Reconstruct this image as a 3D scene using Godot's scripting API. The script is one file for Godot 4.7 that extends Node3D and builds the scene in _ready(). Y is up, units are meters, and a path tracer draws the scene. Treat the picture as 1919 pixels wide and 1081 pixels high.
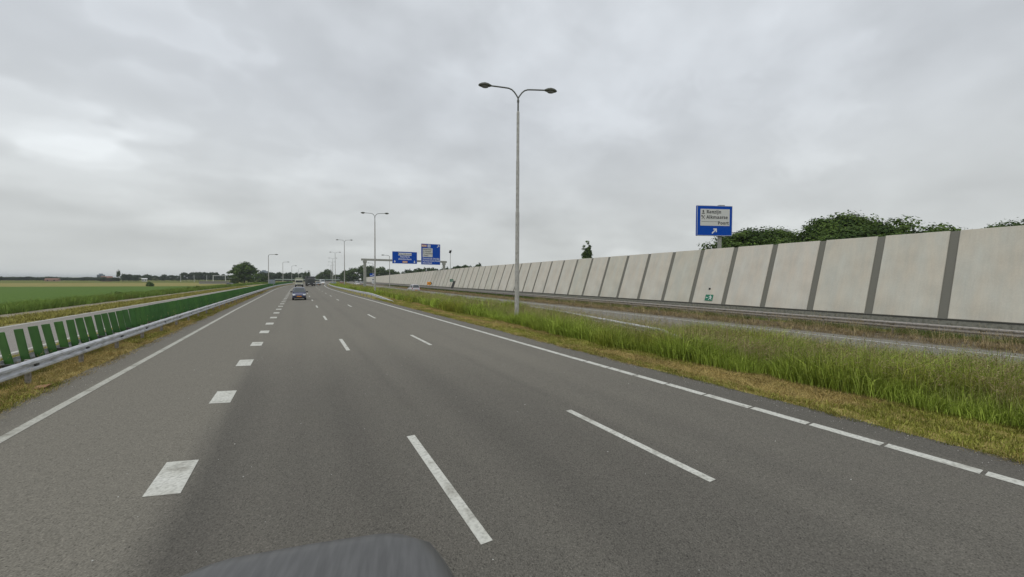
extends Node3D

# ---------------------------------------------------------------- mesh builder
class MB:
	var v := PackedVector3Array()
	var n := PackedVector3Array()
	var c := PackedColorArray()
	var t := PackedVector2Array()
	var i := PackedInt32Array()
	var col := Color.WHITE
	func vert(p: Vector3, nn: Vector3, uv := Vector2.ZERO) -> int:
		v.append(p); n.append(nn); c.append(col); t.append(uv)
		return v.size() - 1
	func tri(a: Vector3, b: Vector3, d: Vector3) -> void:      # a, b, d counter-clockwise seen from outside
		var nn := (b - a).cross(d - a).normalized()
		var k := vert(a, nn)
		vert(b, nn); vert(d, nn)
		i.append_array([k, k + 2, k + 1])
	func quad(a: Vector3, b: Vector3, d: Vector3, e: Vector3, u0 := Vector2.ZERO, u1 := Vector2.ONE) -> void:
		var nn := (b - a).cross(e - a).normalized()
		if nn == Vector3.ZERO:
			nn = (d - b).cross(e - b).normalized()
		var k := vert(a, nn, u0)
		vert(b, nn, Vector2(u1.x, u0.y)); vert(d, nn, u1); vert(e, nn, Vector2(u0.x, u1.y))
		i.append_array([k, k + 2, k + 1, k, k + 3, k + 2])
	func box(o: Vector3, s: Vector3, b := Basis.IDENTITY, ch := 0.0) -> void:
		var h := s / 2.0
		if ch <= 0.0:
			for f in [[Vector3.RIGHT, Vector3.UP, h.x, h.z, h.y], [Vector3.LEFT, Vector3.UP, h.x, h.z, h.y], [Vector3.BACK, Vector3.UP, h.z, h.x, h.y], [Vector3.FORWARD, Vector3.UP, h.z, h.x, h.y], [Vector3.UP, Vector3.FORWARD, h.y, h.x, h.z], [Vector3.DOWN, Vector3.FORWARD, h.y, h.x, h.z]]:
				var nn: Vector3 = f[0]
				var up: Vector3 = f[1]
				var r: Vector3 = up.cross(nn)
				var m: Vector3 = nn * f[2]
				quad(o + b * (m - r * f[3] - up * f[4]), o + b * (m + r * f[3] - up * f[4]), o + b * (m + r * f[3] + up * f[4]), o + b * (m - r * f[3] + up * f[4]))
			return
		# chamfered box: an octagonal outline lofted with smaller ends
		var prof := func(hx: float, hy: float, cc: float) -> PackedVector2Array:
			return PackedVector2Array([Vector2(hx, -hy + cc), Vector2(hx, hy - cc), Vector2(hx - cc, hy), Vector2(-hx + cc, hy), Vector2(-hx, hy - cc), Vector2(-hx, -hy + cc), Vector2(-hx + cc, -hy), Vector2(hx - cc, -hy)])
		var rs := []
		for q in [[-h.z, ch], [-h.z + ch, 0.0], [h.z - ch, 0.0], [h.z, ch]]:
			var ring := PackedVector3Array()
			for p in prof.call(h.x - q[1], h.y - q[1], ch):
				ring.append(o + b * Vector3(p.x, p.y, q[0]))
			rs.append(ring)
		rings(rs, false, true)
	# rings: closed loops, counter-clockwise seen from the far end (+) looking back
	func rings(rs: Array, smooth := true, caps := true) -> void:
		var m: int = rs[0].size()
		if smooth:
			var base := v.size()
			for a in rs.size():
				var p0: PackedVector3Array = rs[maxi(a - 1, 0)]
				var p1: PackedVector3Array = rs[mini(a + 1, rs.size() - 1)]
				var pc: PackedVector3Array = rs[a]
				for k in m:
					var nn := (pc[(k + 1) % m] - pc[(k + m - 1) % m]).cross(p1[k] - p0[k]).normalized()
					if nn == Vector3.ZERO:
						nn = Vector3.UP
					vert(pc[k], nn, Vector2(float(k) / m, float(a)))
			for a in rs.size() - 1:
				for k in m:
					var q0 := base + a * m + k
					var q1 := base + a * m + (k + 1) % m
					i.append_array([q0, q1 + m, q1, q0, q0 + m, q1 + m])
		else:
			for a in rs.size() - 1:
				for k in m:
					quad(rs[a][k], rs[a][(k + 1) % m], rs[a + 1][(k + 1) % m], rs[a + 1][k])
		if caps:
			for e in [0, rs.size() - 1]:
				var ring: PackedVector3Array = rs[e]
				var ce := Vector3.ZERO
				for p in ring:
					ce += p / m
				for k in m:
					if e == 0:
						tri(ce, ring[(k + 1) % m], ring[k])
					else:
						tri(ce, ring[k], ring[(k + 1) % m])
	func tube(pts: Array, rad: Array, sides := 10, caps := true) -> void:
		var rs := []
		var up := Vector3.UP
		for a in pts.size():
			var d: Vector3 = (pts[mini(a + 1, pts.size() - 1)] - pts[maxi(a - 1, 0)]).normalized()
			if absf(d.dot(up)) > 0.95:
				up = Vector3.RIGHT if absf(d.x) < 0.8 else Vector3.FORWARD
			var x := up.cross(d).normalized()
			var y := d.cross(x)
			up = y
			var ring := PackedVector3Array()
			for k in sides:
				var w := TAU * k / sides
				ring.append(pts[a] + (x * cos(w) + y * sin(w)) * float(rad[a]))
			rs.append(ring)
		rings(rs, true, caps)
	func extrude(prof: PackedVector2Array, path: Array, side: Array, caps := true) -> void:   # prof: (along side, up), counter-clockwise
		var rs := []
		for a in path.size():
			var ring := PackedVector3Array()
			for p in prof:
				ring.append(path[a] + side[a] * p.x + Vector3(0, p.y, 0))
			rs.append(ring)
		rings(rs, false, caps)
	func sheet(pts: Array, nrm := Vector3.UP, cols := []) -> void:    # rows of points, all facing nrm
		var base := v.size()
		var w: int = pts[0].size()
		for a in pts.size():
			for k in w:
				if cols:
					col = cols[a][k]
				vert(pts[a][k], nrm, Vector2(k, a))
		for a in pts.size() - 1:
			for k in w - 1:
				var q := base + a * w + k
				i.append_array([q, q + w, q + 1, q + 1, q + w, q + w + 1])
	func mesh(mat: Material) -> ArrayMesh:
		var arr := []
		arr.resize(Mesh.ARRAY_MAX)
		arr[Mesh.ARRAY_VERTEX] = v
		arr[Mesh.ARRAY_NORMAL] = n
		arr[Mesh.ARRAY_COLOR] = c
		arr[Mesh.ARRAY_TEX_UV] = t
		arr[Mesh.ARRAY_INDEX] = i
		var m := ArrayMesh.new()
		m.add_surface_from_arrays(Mesh.PRIMITIVE_TRIANGLES, arr)
		m.surface_set_material(0, mat)
		return m

# ---------------------------------------------------------------- helpers
var rng := RandomNumberGenerator.new()
var M := {}
var names := {}
var small_font: SystemFont

func lin(r: float, g: float, b: float) -> Color:
	return Color(r, g, b).linear_to_srgb()

func mat(color: Color, rough := 0.8, metal := 0.0, extra := {}) -> StandardMaterial3D:
	var m := StandardMaterial3D.new()
	m.albedo_color = color
	m.roughness = rough
	m.metallic = metal
	for k in extra:
		m.set(k, extra[k])
	return m

func numbered(called: String) -> String:
	var k: int = names.get(called, -1) + 1
	names[called] = k
	return called if k == 0 else "%s_%03d" % [called, k]

func meta(o: Node, label := "", category := "", group := "", kind := "") -> Node:
	if label: o.set_meta("label", label)
	if category: o.set_meta("category", category)
	if group: o.set_meta("group", group)
	if kind: o.set_meta("kind", kind)
	return o

func thing(called: String, label: String, category: String, at := Vector3.ZERO, turn := 0.0, group := "") -> Node3D:
	var o := Node3D.new()
	o.name = numbered(called)
	add_child(o)
	o.position = at
	o.rotation.y = turn
	meta(o, label, category, group)
	return o

func obj(called: String, mesh: Mesh, parent: Node = null) -> MeshInstance3D:
	var o := MeshInstance3D.new()
	o.mesh = mesh
	if parent:
		o.name = called
		parent.add_child(o, true)
	else:
		o.name = numbered(called)
		add_child(o)
	return o

func copy(src: Node3D, label: String, at: Vector3, turn := 0.0, scale := Vector3.ONE) -> Node3D:
	var o: Node3D = src.duplicate()
	var base: String = src.name
	var re := RegEx.create_from_string("_[0-9]{3}$")
	o.name = numbered(re.sub(base, ""))
	add_child(o)
	o.position = at
	o.rotation.y = turn
	o.scale = scale
	if label:
		o.set_meta("label", label)
	return o

func bend(s: float) -> float:                       # how far the road has turned right, s metres ahead
	if s < 95.0: return 0.0
	if s < 220.0: return 0.0004 * (s - 95.0) * (s - 95.0)
	return 6.25 + 0.1 * (s - 220.0)

func P(x: float, s: float, y := 0.0) -> Vector3:    # x metres right of the camera, s ahead along the road
	return Vector3(x, y, -s)

func R(x: float, s: float, y := 0.0) -> Vector3:    # the same, following the road
	return Vector3(x + bend(s), y, -s)

func right_edge(s: float) -> float:                 # the white line on the right of the main road
	var xs := [[-60.0, 8.3], [1.0, 8.2], [10.0, 8.02], [23.0, 7.9], [42.0, 7.68], [53.0, 7.5], [64.0, 7.25], [100.0, 6.9], [500.0, 6.9]]
	for k in xs.size() - 1:
		if s <= xs[k + 1][0]:
			return lerpf(xs[k][1], xs[k + 1][1], (s - xs[k][0]) / (xs[k + 1][0] - xs[k][0]))
	return 6.9

func left_edge(s: float) -> float:
	return lerpf(-4.1, -4.55, clampf(s / 38.0, 0, 1)) - 0.2 * clampf((s - 38.0) / 60.0, 0, 1)

func wall_x(s: float) -> float:
	return 28.9 + 0.03 * s

func svals(s0: float, s1: float) -> Array:          # finer near, coarser far
	var out := []
	var s := s0
	while s < s1:
		out.append(s)
		s += 1.0 if s < 40 else (2.5 if s < 120 else 8.0)
	out.append(s1)
	return out

func strip(fx0: Callable, fx1: Callable, s0: float, s1: float, y: float, across := 1) -> MB:
	var mb := MB.new()
	var rows := []
	for s in svals(s0, s1):
		var row := []
		for k in across + 1:
			row.append(R(lerpf(fx0.call(s), fx1.call(s), float(k) / across), s, y))
		rows.append(row)
	mb.sheet(rows)
	return mb

func k_(x: float) -> Callable:
	return func(_s: float) -> float: return x

func noise_tex(seed_: int, freq: float, size: int, ramp: Array, oct := 4, kind := FastNoiseLite.TYPE_SIMPLEX_SMOOTH, normal := 0.0) -> NoiseTexture2D:
	var fn := FastNoiseLite.new()
	fn.seed = seed_
	fn.noise_type = kind
	fn.frequency = freq
	fn.fractal_octaves = oct
	var t := NoiseTexture2D.new()
	t.width = size; t.height = size
	t.seamless = true
	t.noise = fn
	if normal > 0.0:
		t.as_normal_map = true
		t.bump_strength = normal
	elif ramp:
		var g := Gradient.new()
		var offs := PackedFloat32Array()
		var cols := PackedColorArray()
		for r in ramp:
			offs.append(r[0]); cols.append(r[1])
		g.offsets = offs; g.colors = cols
		t.color_ramp = g
	return t

# ---------------------------------------------------------------- scene
func _ready() -> void:
	rng.seed = 4711
	camera_sky_light()
	materials()
	ground()
	roads()
	guard_rails()
	noise_wall()
	lamps()
	signs()
	vehicles()
	far_things()
	trees()
	grasses()

func camera_sky_light() -> void:
	var cam := Camera3D.new()
	cam.name = "camera"
	add_child(cam)
	var yaw := 0.517
	var pitch := -0.0239
	var roll := 0.006
	var f0 := Vector3(sin(yaw), 0, -cos(yaw))
	var r0 := Vector3(cos(yaw), 0, sin(yaw))
	var fw := f0 * cos(pitch) + Vector3.UP * sin(pitch)
	var up := Vector3.UP * cos(pitch) - f0 * sin(pitch)
	var rr := r0 * cos(roll) + up * sin(roll)
	var uu := up * cos(roll) - r0 * sin(roll)
	cam.transform = Transform3D(Basis(rr, uu, -fw), Vector3(0, 2.65, 0))
	cam.fov = rad_to_deg(2.0 * atan(540.5 / 704.0))
	cam.near = 0.05
	cam.far = 6000.0
	cam.current = true

	# overcast: a layer of cloud seen in perspective, a little brighter where it thins
	var W := 1536
	var H := 768
	var img := Image.create(W, H, false, Image.FORMAT_RGBF)
	var a := FastNoiseLite.new()
	a.seed = 11; a.frequency = 0.55; a.fractal_octaves = 5; a.noise_type = FastNoiseLite.TYPE_SIMPLEX_SMOOTH
	a.domain_warp_enabled = true; a.domain_warp_amplitude = 0.7; a.domain_warp_frequency = 0.4
	var b := FastNoiseLite.new()
	b.seed = 5; b.frequency = 1.0; b.fractal_octaves = 4; b.noise_type = FastNoiseLite.TYPE_SIMPLEX_SMOOTH
	var thin := [[-17.8, 11.6, 4.8, 1.6, 0.11], [-25.0, 14.8, 7.0, 2.6, 0.12], [-13.0, 15.5, 3.0, 1.2, 0.07], [-12.0, 27.0, 8.0, 4.0, 0.12], [6.0, 8.0, 6.0, 1.2, 0.07], [-8.0, 19.0, 12.0, 3.0, 0.06], [70.0, 14.0, 20.0, 3.0, 0.04], [-80.0, 20.0, 14.0, 4.0, 0.1], [150.0, 18.0, 16.0, 4.0, 0.1], [-150.0, 35.0, 14.0, 6.0, 0.1]]
	for y in H:
		var el := PI / 2 - PI * (y + 0.5) / H
		for x in W:
			if el < -0.02:
				img.set_pixel(x, y, Color(0.30, 0.30, 0.28))
				continue
			var az := wrapf((float(x) + 0.5) / W * TAU, -PI, PI)
			var h := sin(maxf(el, 0.0))
			var k := cos(el) / (h + 0.16)
			var px := sin(az) * k
			var pz := -cos(az) * k
			var n1 := a.get_noise_2d(px * 0.75, pz * 1.15)
			var n2 := b.get_noise_2d(px * 1.1 + 7.0, pz * 2.1)
			var n3 := b.get_noise_3d(sin(az) * cos(el) * 5.0, h * 8.0, -cos(az) * cos(el) * 5.0)
			var m := smoothstep(0.12, 0.5, n1) * 0.06 + n1 * 0.055 + n2 * 0.03 + n3 * 0.08
			for q in thin:
				var da: float = (rad_to_deg(az) - q[0]) * cos(el) / q[2]
				var de: float = (rad_to_deg(el) - q[1]) / q[3]
				var e2 := da * da + de * de + 3.2 * n3 + 2.0 * n2
				if e2 < 4.0:
					m += q[4] * exp(-maxf(e2, 0.0) * 1.3)
			var fade := smoothstep(0.0, 0.12, h)
			var l := 0.612 + m * (0.35 + 0.65 * fade) + 0.06 * smoothstep(0.45, 1.0, h)
			var warm := 1.0 - smoothstep(0.0, 0.45, h)
			img.set_pixel(x, y, Color(l * (0.945 + 0.025 * warm), l * (1.0 + 0.01 * warm), l * (1.065 - 0.065 * warm)))
	var sm := PanoramaSkyMaterial.new()
	sm.panorama = ImageTexture.create_from_image(img)
	var sky := Sky.new()
	sky.sky_material = sm
	var env := Environment.new()
	env.background_mode = Environment.BG_SKY
	env.sky = sky
	env.tonemap_mode = Environment.TONE_MAPPER_LINEAR
	env.tonemap_exposure = 1.0
	env.sdfgi_enabled = true
	env.ssao_enabled = true
	env.ssil_enabled = true
	env.fog_enabled = true
	env.fog_density = 0.0002
	env.fog_light_color = Color(0.86, 0.89, 0.91)
	var we := WorldEnvironment.new()
	we.name = "environment"
	we.environment = env
	add_child(we)
	var sun := DirectionalLight3D.new()
	sun.name = "sun"
	add_child(sun)
	sun.light_energy = 0.42
	sun.light_angular_distance = 70.0
	sun.light_color = Color(1.0, 0.985, 0.955)
	sun.shadow_enabled = true
	sun.look_at_from_position(Vector3(-25, 50, 14), Vector3.ZERO, Vector3.UP)

func materials() -> void:
	small_font = SystemFont.new()
	small_font.font_names = PackedStringArray(["Droid Sans"])
	small_font.font_weight = 700
	# asphalt: grains of about a centimetre, paler and darker stones
	var sz := 1024
	var im := Image.create(sz, sz, false, Image.FORMAT_RGB8)
	var bump := Image.create(sz, sz, false, Image.FORMAT_RGB8)
	var r := RandomNumberGenerator.new()
	r.seed = 99
	var prev := PackedFloat32Array()
	prev.resize(sz)
	for y in sz:
		var left := 0.0
		for x in sz:
			var w := r.randfn(0.0, 1.0)
			var q := 0.62 * w + 0.30 * left + 0.30 * prev[x]
			left = w; prev[x] = w
			var l := 0.78 + 0.10 * q - (0.12 if q < -1.5 else 0.0)
			if w > 3.1: l += 0.28
			im.set_pixel(x, y, Color(l * 1.0, l * 0.985, l * 0.955))
			var hgt := clampf(0.5 + 0.16 * q, 0, 1)
			bump.set_pixel(x, y, Color(hgt, hgt, hgt))
	bump.bump_map_to_normal_map(2.2)
	var grain := ImageTexture.create_from_image(im)
	var grain_n := ImageTexture.create_from_image(bump)
	M.asphalt = mat(lin(0.298, 0.288, 0.258), 0.92, 0.0, {"albedo_texture": grain, "normal_enabled": true, "normal_texture": grain_n, "normal_scale": 0.5, "uv1_triplanar": true, "uv1_world_triplanar": true, "uv1_scale": Vector3.ONE * 0.16, "vertex_color_use_as_albedo": true, "metallic_specular": 0.35})
	M.pale_asphalt = M.asphalt.duplicate()
	M.pale_asphalt.albedo_color = lin(0.41, 0.40, 0.385)
	# road paint: worn, grains showing through
	var pt := noise_tex(3, 0.09, 512, [[0.0, Color(0.66, 0.65, 0.63)], [0.25, Color(0.82, 0.82, 0.80)], [0.5, Color(0.90, 0.90, 0.88)], [1.0, Color(0.97, 0.97, 0.95)]], 6)
	M.paint = mat(lin(0.72, 0.72, 0.70), 0.7, 0.0, {"albedo_texture": pt, "detail_enabled": true, "detail_blend_mode": BaseMaterial3D.BLEND_MODE_MUL, "detail_albedo": noise_tex(4, 0.012, 512, [[0.0, Color(0.74, 0.73, 0.71)], [0.4, Color(0.95, 0.95, 0.94)], [1.0, Color(1, 1, 1)]], 4), "uv2_triplanar": true, "uv2_world_triplanar": true, "uv2_scale": Vector3.ONE * 0.23, "normal_enabled": true, "normal_texture": grain_n, "normal_scale": 0.35, "uv1_triplanar": true, "uv1_world_triplanar": true, "uv1_scale": Vector3.ONE * 0.35})
	M.old_paint = M.paint.duplicate()
	M.old_paint.albedo_color = lin(0.56, 0.555, 0.52)
	# earth and turf
	var turf := noise_tex(8, 0.03, 1024, [[0.0, lin(0.055, 0.085, 0.018)], [0.4, lin(0.10, 0.135, 0.03)], [0.6, lin(0.17, 0.165, 0.05)], [1.0, lin(0.26, 0.21, 0.09)]], 6)
	M.turf = mat(Color.WHITE, 1.0, 0.0, {"albedo_texture": turf, "uv1_triplanar": true, "uv1_world_triplanar": true, "uv1_scale": Vector3.ONE * 0.23, "metallic_specular": 0.1})
	var hay := noise_tex(9, 0.045, 1024, [[0.0, lin(0.14, 0.145, 0.04)], [0.35, lin(0.25, 0.205, 0.07)], [0.6, lin(0.35, 0.28, 0.11)], [1.0, lin(0.47, 0.38, 0.18)]], 6)
	M.hay = mat(Color.WHITE, 1.0, 0.0, {"albedo_texture": hay, "uv1_triplanar": true, "uv1_world_triplanar": true, "uv1_scale": Vector3.ONE * 0.31, "metallic_specular": 0.1})
	var crop := noise_tex(10, 0.02, 1024, [[0.0, lin(0.052, 0.105, 0.022)], [0.5, lin(0.066, 0.128, 0.028)], [1.0, lin(0.085, 0.150, 0.035)]], 5)
	M.crop = mat(Color(1.14, 1.07, 1.08), 1.0, 0.0, {"albedo_texture": crop, "uv1_triplanar": true, "uv1_world_triplanar": true, "uv1_scale": Vector3.ONE * 0.04, "metallic_specular": 0.1})
	var mead := noise_tex(12, 0.02, 512, [[0.0, lin(0.16, 0.165, 0.05)], [0.5, lin(0.25, 0.225, 0.085)], [1.0, lin(0.31, 0.265, 0.11)]], 5)
	M.meadow = mat(Color.WHITE, 1.0, 0.0, {"albedo_texture": mead, "uv1_triplanar": true, "uv1_world_triplanar": true, "uv1_scale": Vector3(0.02, 0.02, 0.05), "metallic_specular": 0.1})
	M.soil = mat(lin(0.20, 0.165, 0.115), 1.0, 0.0, {"albedo_texture": noise_tex(14, 0.05, 512, [[0.0, Color(0.6, 0.6, 0.55)], [1.0, Color(1, 1, 1)]], 5), "uv1_triplanar": true, "uv1_world_triplanar": true, "uv1_scale": Vector3.ONE * 0.3})
	# metals
	var galv := noise_tex(21, 0.03, 512, [[0.0, Color(0.60, 0.59, 0.57)], [0.3, Color(0.82, 0.82, 0.81)], [0.5, Color(0.90, 0.90, 0.90)], [1.0, Color(1, 1, 1)]], 4)
	M.steel = mat(lin(0.64, 0.655, 0.69), 0.5, 0.1, {"albedo_texture": galv, "uv1_triplanar": true, "uv1_world_triplanar": true, "uv1_scale": Vector3(0.12, 0.5, 0.12)})
	M.dull_steel = mat(lin(0.36, 0.335, 0.31), 0.6, 0.15, {"albedo_texture": galv, "uv1_triplanar": true, "uv1_world_triplanar": true, "uv1_scale": Vector3.ONE * 0.4})
	M.pole = mat(lin(0.52, 0.515, 0.49), 0.6, 0.15, {"albedo_texture": galv, "uv1_triplanar": true, "uv1_scale": Vector3(0.8, 0.25, 0.8)})
	M.dark_metal = mat(lin(0.075, 0.08, 0.062), 0.55, 0.1)
	M.arm_metal = mat(lin(0.12, 0.125, 0.115), 0.55, 0.2)
	M.lamp_glass = mat(lin(0.18, 0.19, 0.19), 0.3)
	M.black = mat(lin(0.015, 0.015, 0.015), 0.7)
	M.green_slat = mat(lin(0.028, 0.125, 0.016), 0.55, 0.0, {"albedo_texture": noise_tex(25, 0.012, 256, [[0.0, Color(0.78, 0.80, 0.76)], [0.6, Color(0.95, 0.95, 0.95)], [1.0, Color(1, 1, 1)]], 4), "uv1_triplanar": true, "uv1_world_triplanar": true, "uv1_scale": Vector3(0.9, 0.5, 0.9)})
	# concrete with faint runs of damp
	var ci := Image.create(512, 512, false, Image.FORMAT_RGB8)
	var f1 := FastNoiseLite.new(); f1.seed = 31; f1.frequency = 0.006; f1.fractal_octaves = 4
	var f2 := FastNoiseLite.new(); f2.seed = 32; f2.frequency = 0.02; f2.fractal_octaves = 4
	var f3 := FastNoiseLite.new(); f3.seed = 33; f3.frequency = 0.09; f3.fractal_octaves = 3
	for y in 512:
		for x in 512:
			var bl := f1.get_noise_2d(x, y)
			var st := f2.get_noise_2d(x * 2.6, y * 0.16 + 300.0)
			var fi := f3.get_noise_2d(x, y)
			var tint := f1.get_noise_2d(x * 1.7 + 900.0, y * 0.5)
			var l := 0.87 + 0.05 * bl + 0.026 * st + 0.022 * fi - 0.03 * smoothstep(0.30, 0.6, st)
			ci.set_pixel(x, y, Color(l * (1.0 + 0.025 * tint), l * 0.985, l * (0.945 - 0.02 * tint)))
	M.panel = mat(lin(0.70, 0.685, 0.655), 0.85, 0.0, {"albedo_texture": ImageTexture.create_from_image(ci)})
	M.panel.texture_repeat = true
	M.panel_post = mat(lin(0.15, 0.147, 0.125), 0.85)
	M.plinth = mat(lin(0.27, 0.265, 0.235), 0.9, 0.0, {"albedo_texture": galv, "uv1_triplanar": true, "uv1_world_triplanar": true, "uv1_scale": Vector3.ONE * 0.3})
	M.dark_beam = mat(lin(0.05, 0.05, 0.043), 0.8)
	# signs
	M.sign_blue = mat(lin(0.0, 0.062, 0.40), 0.55, 0.0, {"metallic_specular": 0.25})
	M.sign_white = mat(lin(0.70, 0.71, 0.72), 0.5)
	M.sign_panel = mat(lin(0.58, 0.585, 0.57), 0.5)
	M.sign_black = mat(lin(0.03, 0.03, 0.03), 0.5)
	M.sign_orange = mat(lin(0.52, 0.22, 0.06), 0.5)
	M.sign_amber = mat(lin(0.85, 0.34, 0.03), 0.5)
	M.sign_green = mat(lin(0.005, 0.15, 0.082), 0.45)
	M.sign_back = mat(lin(0.22, 0.26, 0.30), 0.6, 0.2)
	M.gantry = mat(lin(0.40, 0.405, 0.37), 0.6, 0.1, {"albedo_texture": galv, "uv1_triplanar": true, "uv1_world_triplanar": true, "uv1_scale": Vector3.ONE * 0.4})
	# plants
	M.grass = mat(Color.WHITE, 0.75, 0.0, {"vertex_color_use_as_albedo": true, "backlight_enabled": true, "backlight": Color(0.75, 0.75, 0.75), "metallic_specular": 0.25})
	M.leaf = mat(Color.WHITE, 0.7, 0.0, {"vertex_color_use_as_albedo": true, "backlight_enabled": true, "backlight": Color(0.3, 0.3, 0.3), "metallic_specular": 0.3})
	M.bark = mat(lin(0.085, 0.07, 0.05), 0.95)
	# vehicles
	M.glass = mat(lin(0.03, 0.04, 0.042), 0.08, 0.0, {"metallic_specular": 0.7})
	M.tyre = mat(lin(0.012, 0.012, 0.012), 0.9)
	M.rim = mat(lin(0.35, 0.35, 0.36), 0.4, 0.6)
	M.headlamp = mat(lin(0.75, 0.78, 0.82), 0.15)
	M.tail_lamp = mat(lin(0.30, 0.012, 0.012), 0.25)
	M.trim = mat(lin(0.02, 0.02, 0.022), 0.6)
	M.plate = mat(lin(0.62, 0.24, 0.03), 0.5)
	M.roof_red = mat(lin(0.30, 0.10, 0.06), 0.9)
	M.roof_dull = mat(lin(0.20, 0.105, 0.08), 0.9)
	M.brick_wall = mat(lin(0.34, 0.22, 0.17), 0.9)
	M.pale_wall = mat(lin(0.62, 0.63, 0.63), 0.8)
	M.grey_wall = mat(lin(0.20, 0.24, 0.29), 0.8)
	M.pale_green = mat(lin(0.30, 0.37, 0.34), 0.7)
	M.cardboard = mat(lin(0.30, 0.17, 0.09), 0.9)

func car_paint(r: float, g: float, b: float, rough := 0.28, metal := 0.25) -> StandardMaterial3D:
	return mat(lin(r, g, b), rough, metal, {"clearcoat_enabled": true, "clearcoat": 0.6, "clearcoat_roughness": 0.08})

# ---------------------------------------------------------------- ground
func land_y(x: float) -> float:
	if x < -19.8:
		return lerpf(-0.05, -1.5, smoothstep(-19.8, -26.0, x))
	if x > 36.0:
		return lerpf(-0.05, -0.8, smoothstep(36.0, 44.0, x))
	return -0.05

func ground() -> void:
	var mb := MB.new()
	var xs := [-3200.0, -1200.0, -400.0, -120.0, -50.0, -26.0, -24.5, -23.0, -21.5, -20.6, -19.8, -10.0, 0.0, 12.0, 24.0, 36.0, 38.0, 40.0, 42.0, 44.0, 80.0, 200.0, 600.0, 1800.0, 3600.0]
	var ss := [-120.0, -60.0, -20.0, 0.0, 20.0, 40.0, 60.0, 80.0, 95.0]
	for k in 16:
		ss.append(103.0 + k * 8.0)
	ss.append_array([260.0, 320.0, 420.0, 700.0, 1200.0, 2500.0, 4500.0])
	var rows := []
	for s in ss:
		var row := []
		for x in xs:
			row.append(P(x + bend(minf(s, 420.0)), s, land_y(x)))
		rows.append(row)
	mb.sheet(rows)
	meta(obj("ground", mb.mesh(M.turf)), "", "", "", "structure")
	# the crop field and the dry meadow beyond it
	mb = MB.new()
	mb.sheet([[P(-420, 40, -1.46), P(-200, 40, -1.46), P(-27.5, 40, -1.46)], [P(-420, 120, -1.46), P(-200, 120, -1.46), P(-27.5, 120, -1.46)], [P(-420, 224, -1.46), P(-200, 227, -1.46), P(-23.0, 232, -1.46)]])
	meta(obj("crop_field", mb.mesh(M.crop)), "", "", "", "structure")
	mb = MB.new()
	mb.sheet([[P(-700, 224, -1.455), P(-200, 227.3, -1.455), P(-23.5, 232.3, -1.455)], [P(-700, 330, -1.455), P(-200, 345, -1.455), P(-14, 392, -1.455)]])
	meta(obj("meadow", mb.mesh(M.meadow)), "", "", "", "structure")

func road_mesh(x0: Callable, x1: Callable, s0: float, s1: float, y: float, tone: Callable, across: int) -> MB:
	var mb := MB.new()
	var rows := []
	var cols := []
	var s := s0
	while s < s1:
		var row := []
		var cr := []
		for k in across + 1:
			var x: float = lerpf(x0.call(s), x1.call(s), float(k) / across)
			row.append(R(x, s, y))
			var q: float = tone.call(x, s)
			cr.append(Color(q, q * (1.0 - 0.012 * (q - 1.0)), q * (1.0 - 0.10 * (q - 1.0))))
		rows.append(row); cols.append(cr)
		s += 0.5 if s < 40 else (2.0 if s < 120 else 6.0)
	mb.sheet(rows, Vector3.UP, cols)
	return mb

func mark(road: Node, called: String, m: Material, x0: float, x1: float, s0: float, s1: float, skew := 0.0) -> void:
	var mb := MB.new()
	var h := 0.0035
	var y := 0.006
	var a := R(x0, s0, y); var b := R(x1, s0 - skew, y); var c := R(x1, s1 - skew, y); var d := R(x0, s1, y)
	mb.quad(a, b, c, d)
	var dn := Vector3(0, -h, 0)
	for e in [[a, b], [b, c], [c, d], [d, a]]:
		mb.quad(e[0] + dn, e[1] + dn, e[1], e[0])
	obj(called, mb.mesh(m), road)

func line_strip(road: Node, called: String, m: Material, fx: Callable, w: float, s0: float, s1: float, y := 0.006) -> void:
	obj(called, strip(fx, func(s): return fx.call(s) + w, s0, s1, y).mesh(m), road)

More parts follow.
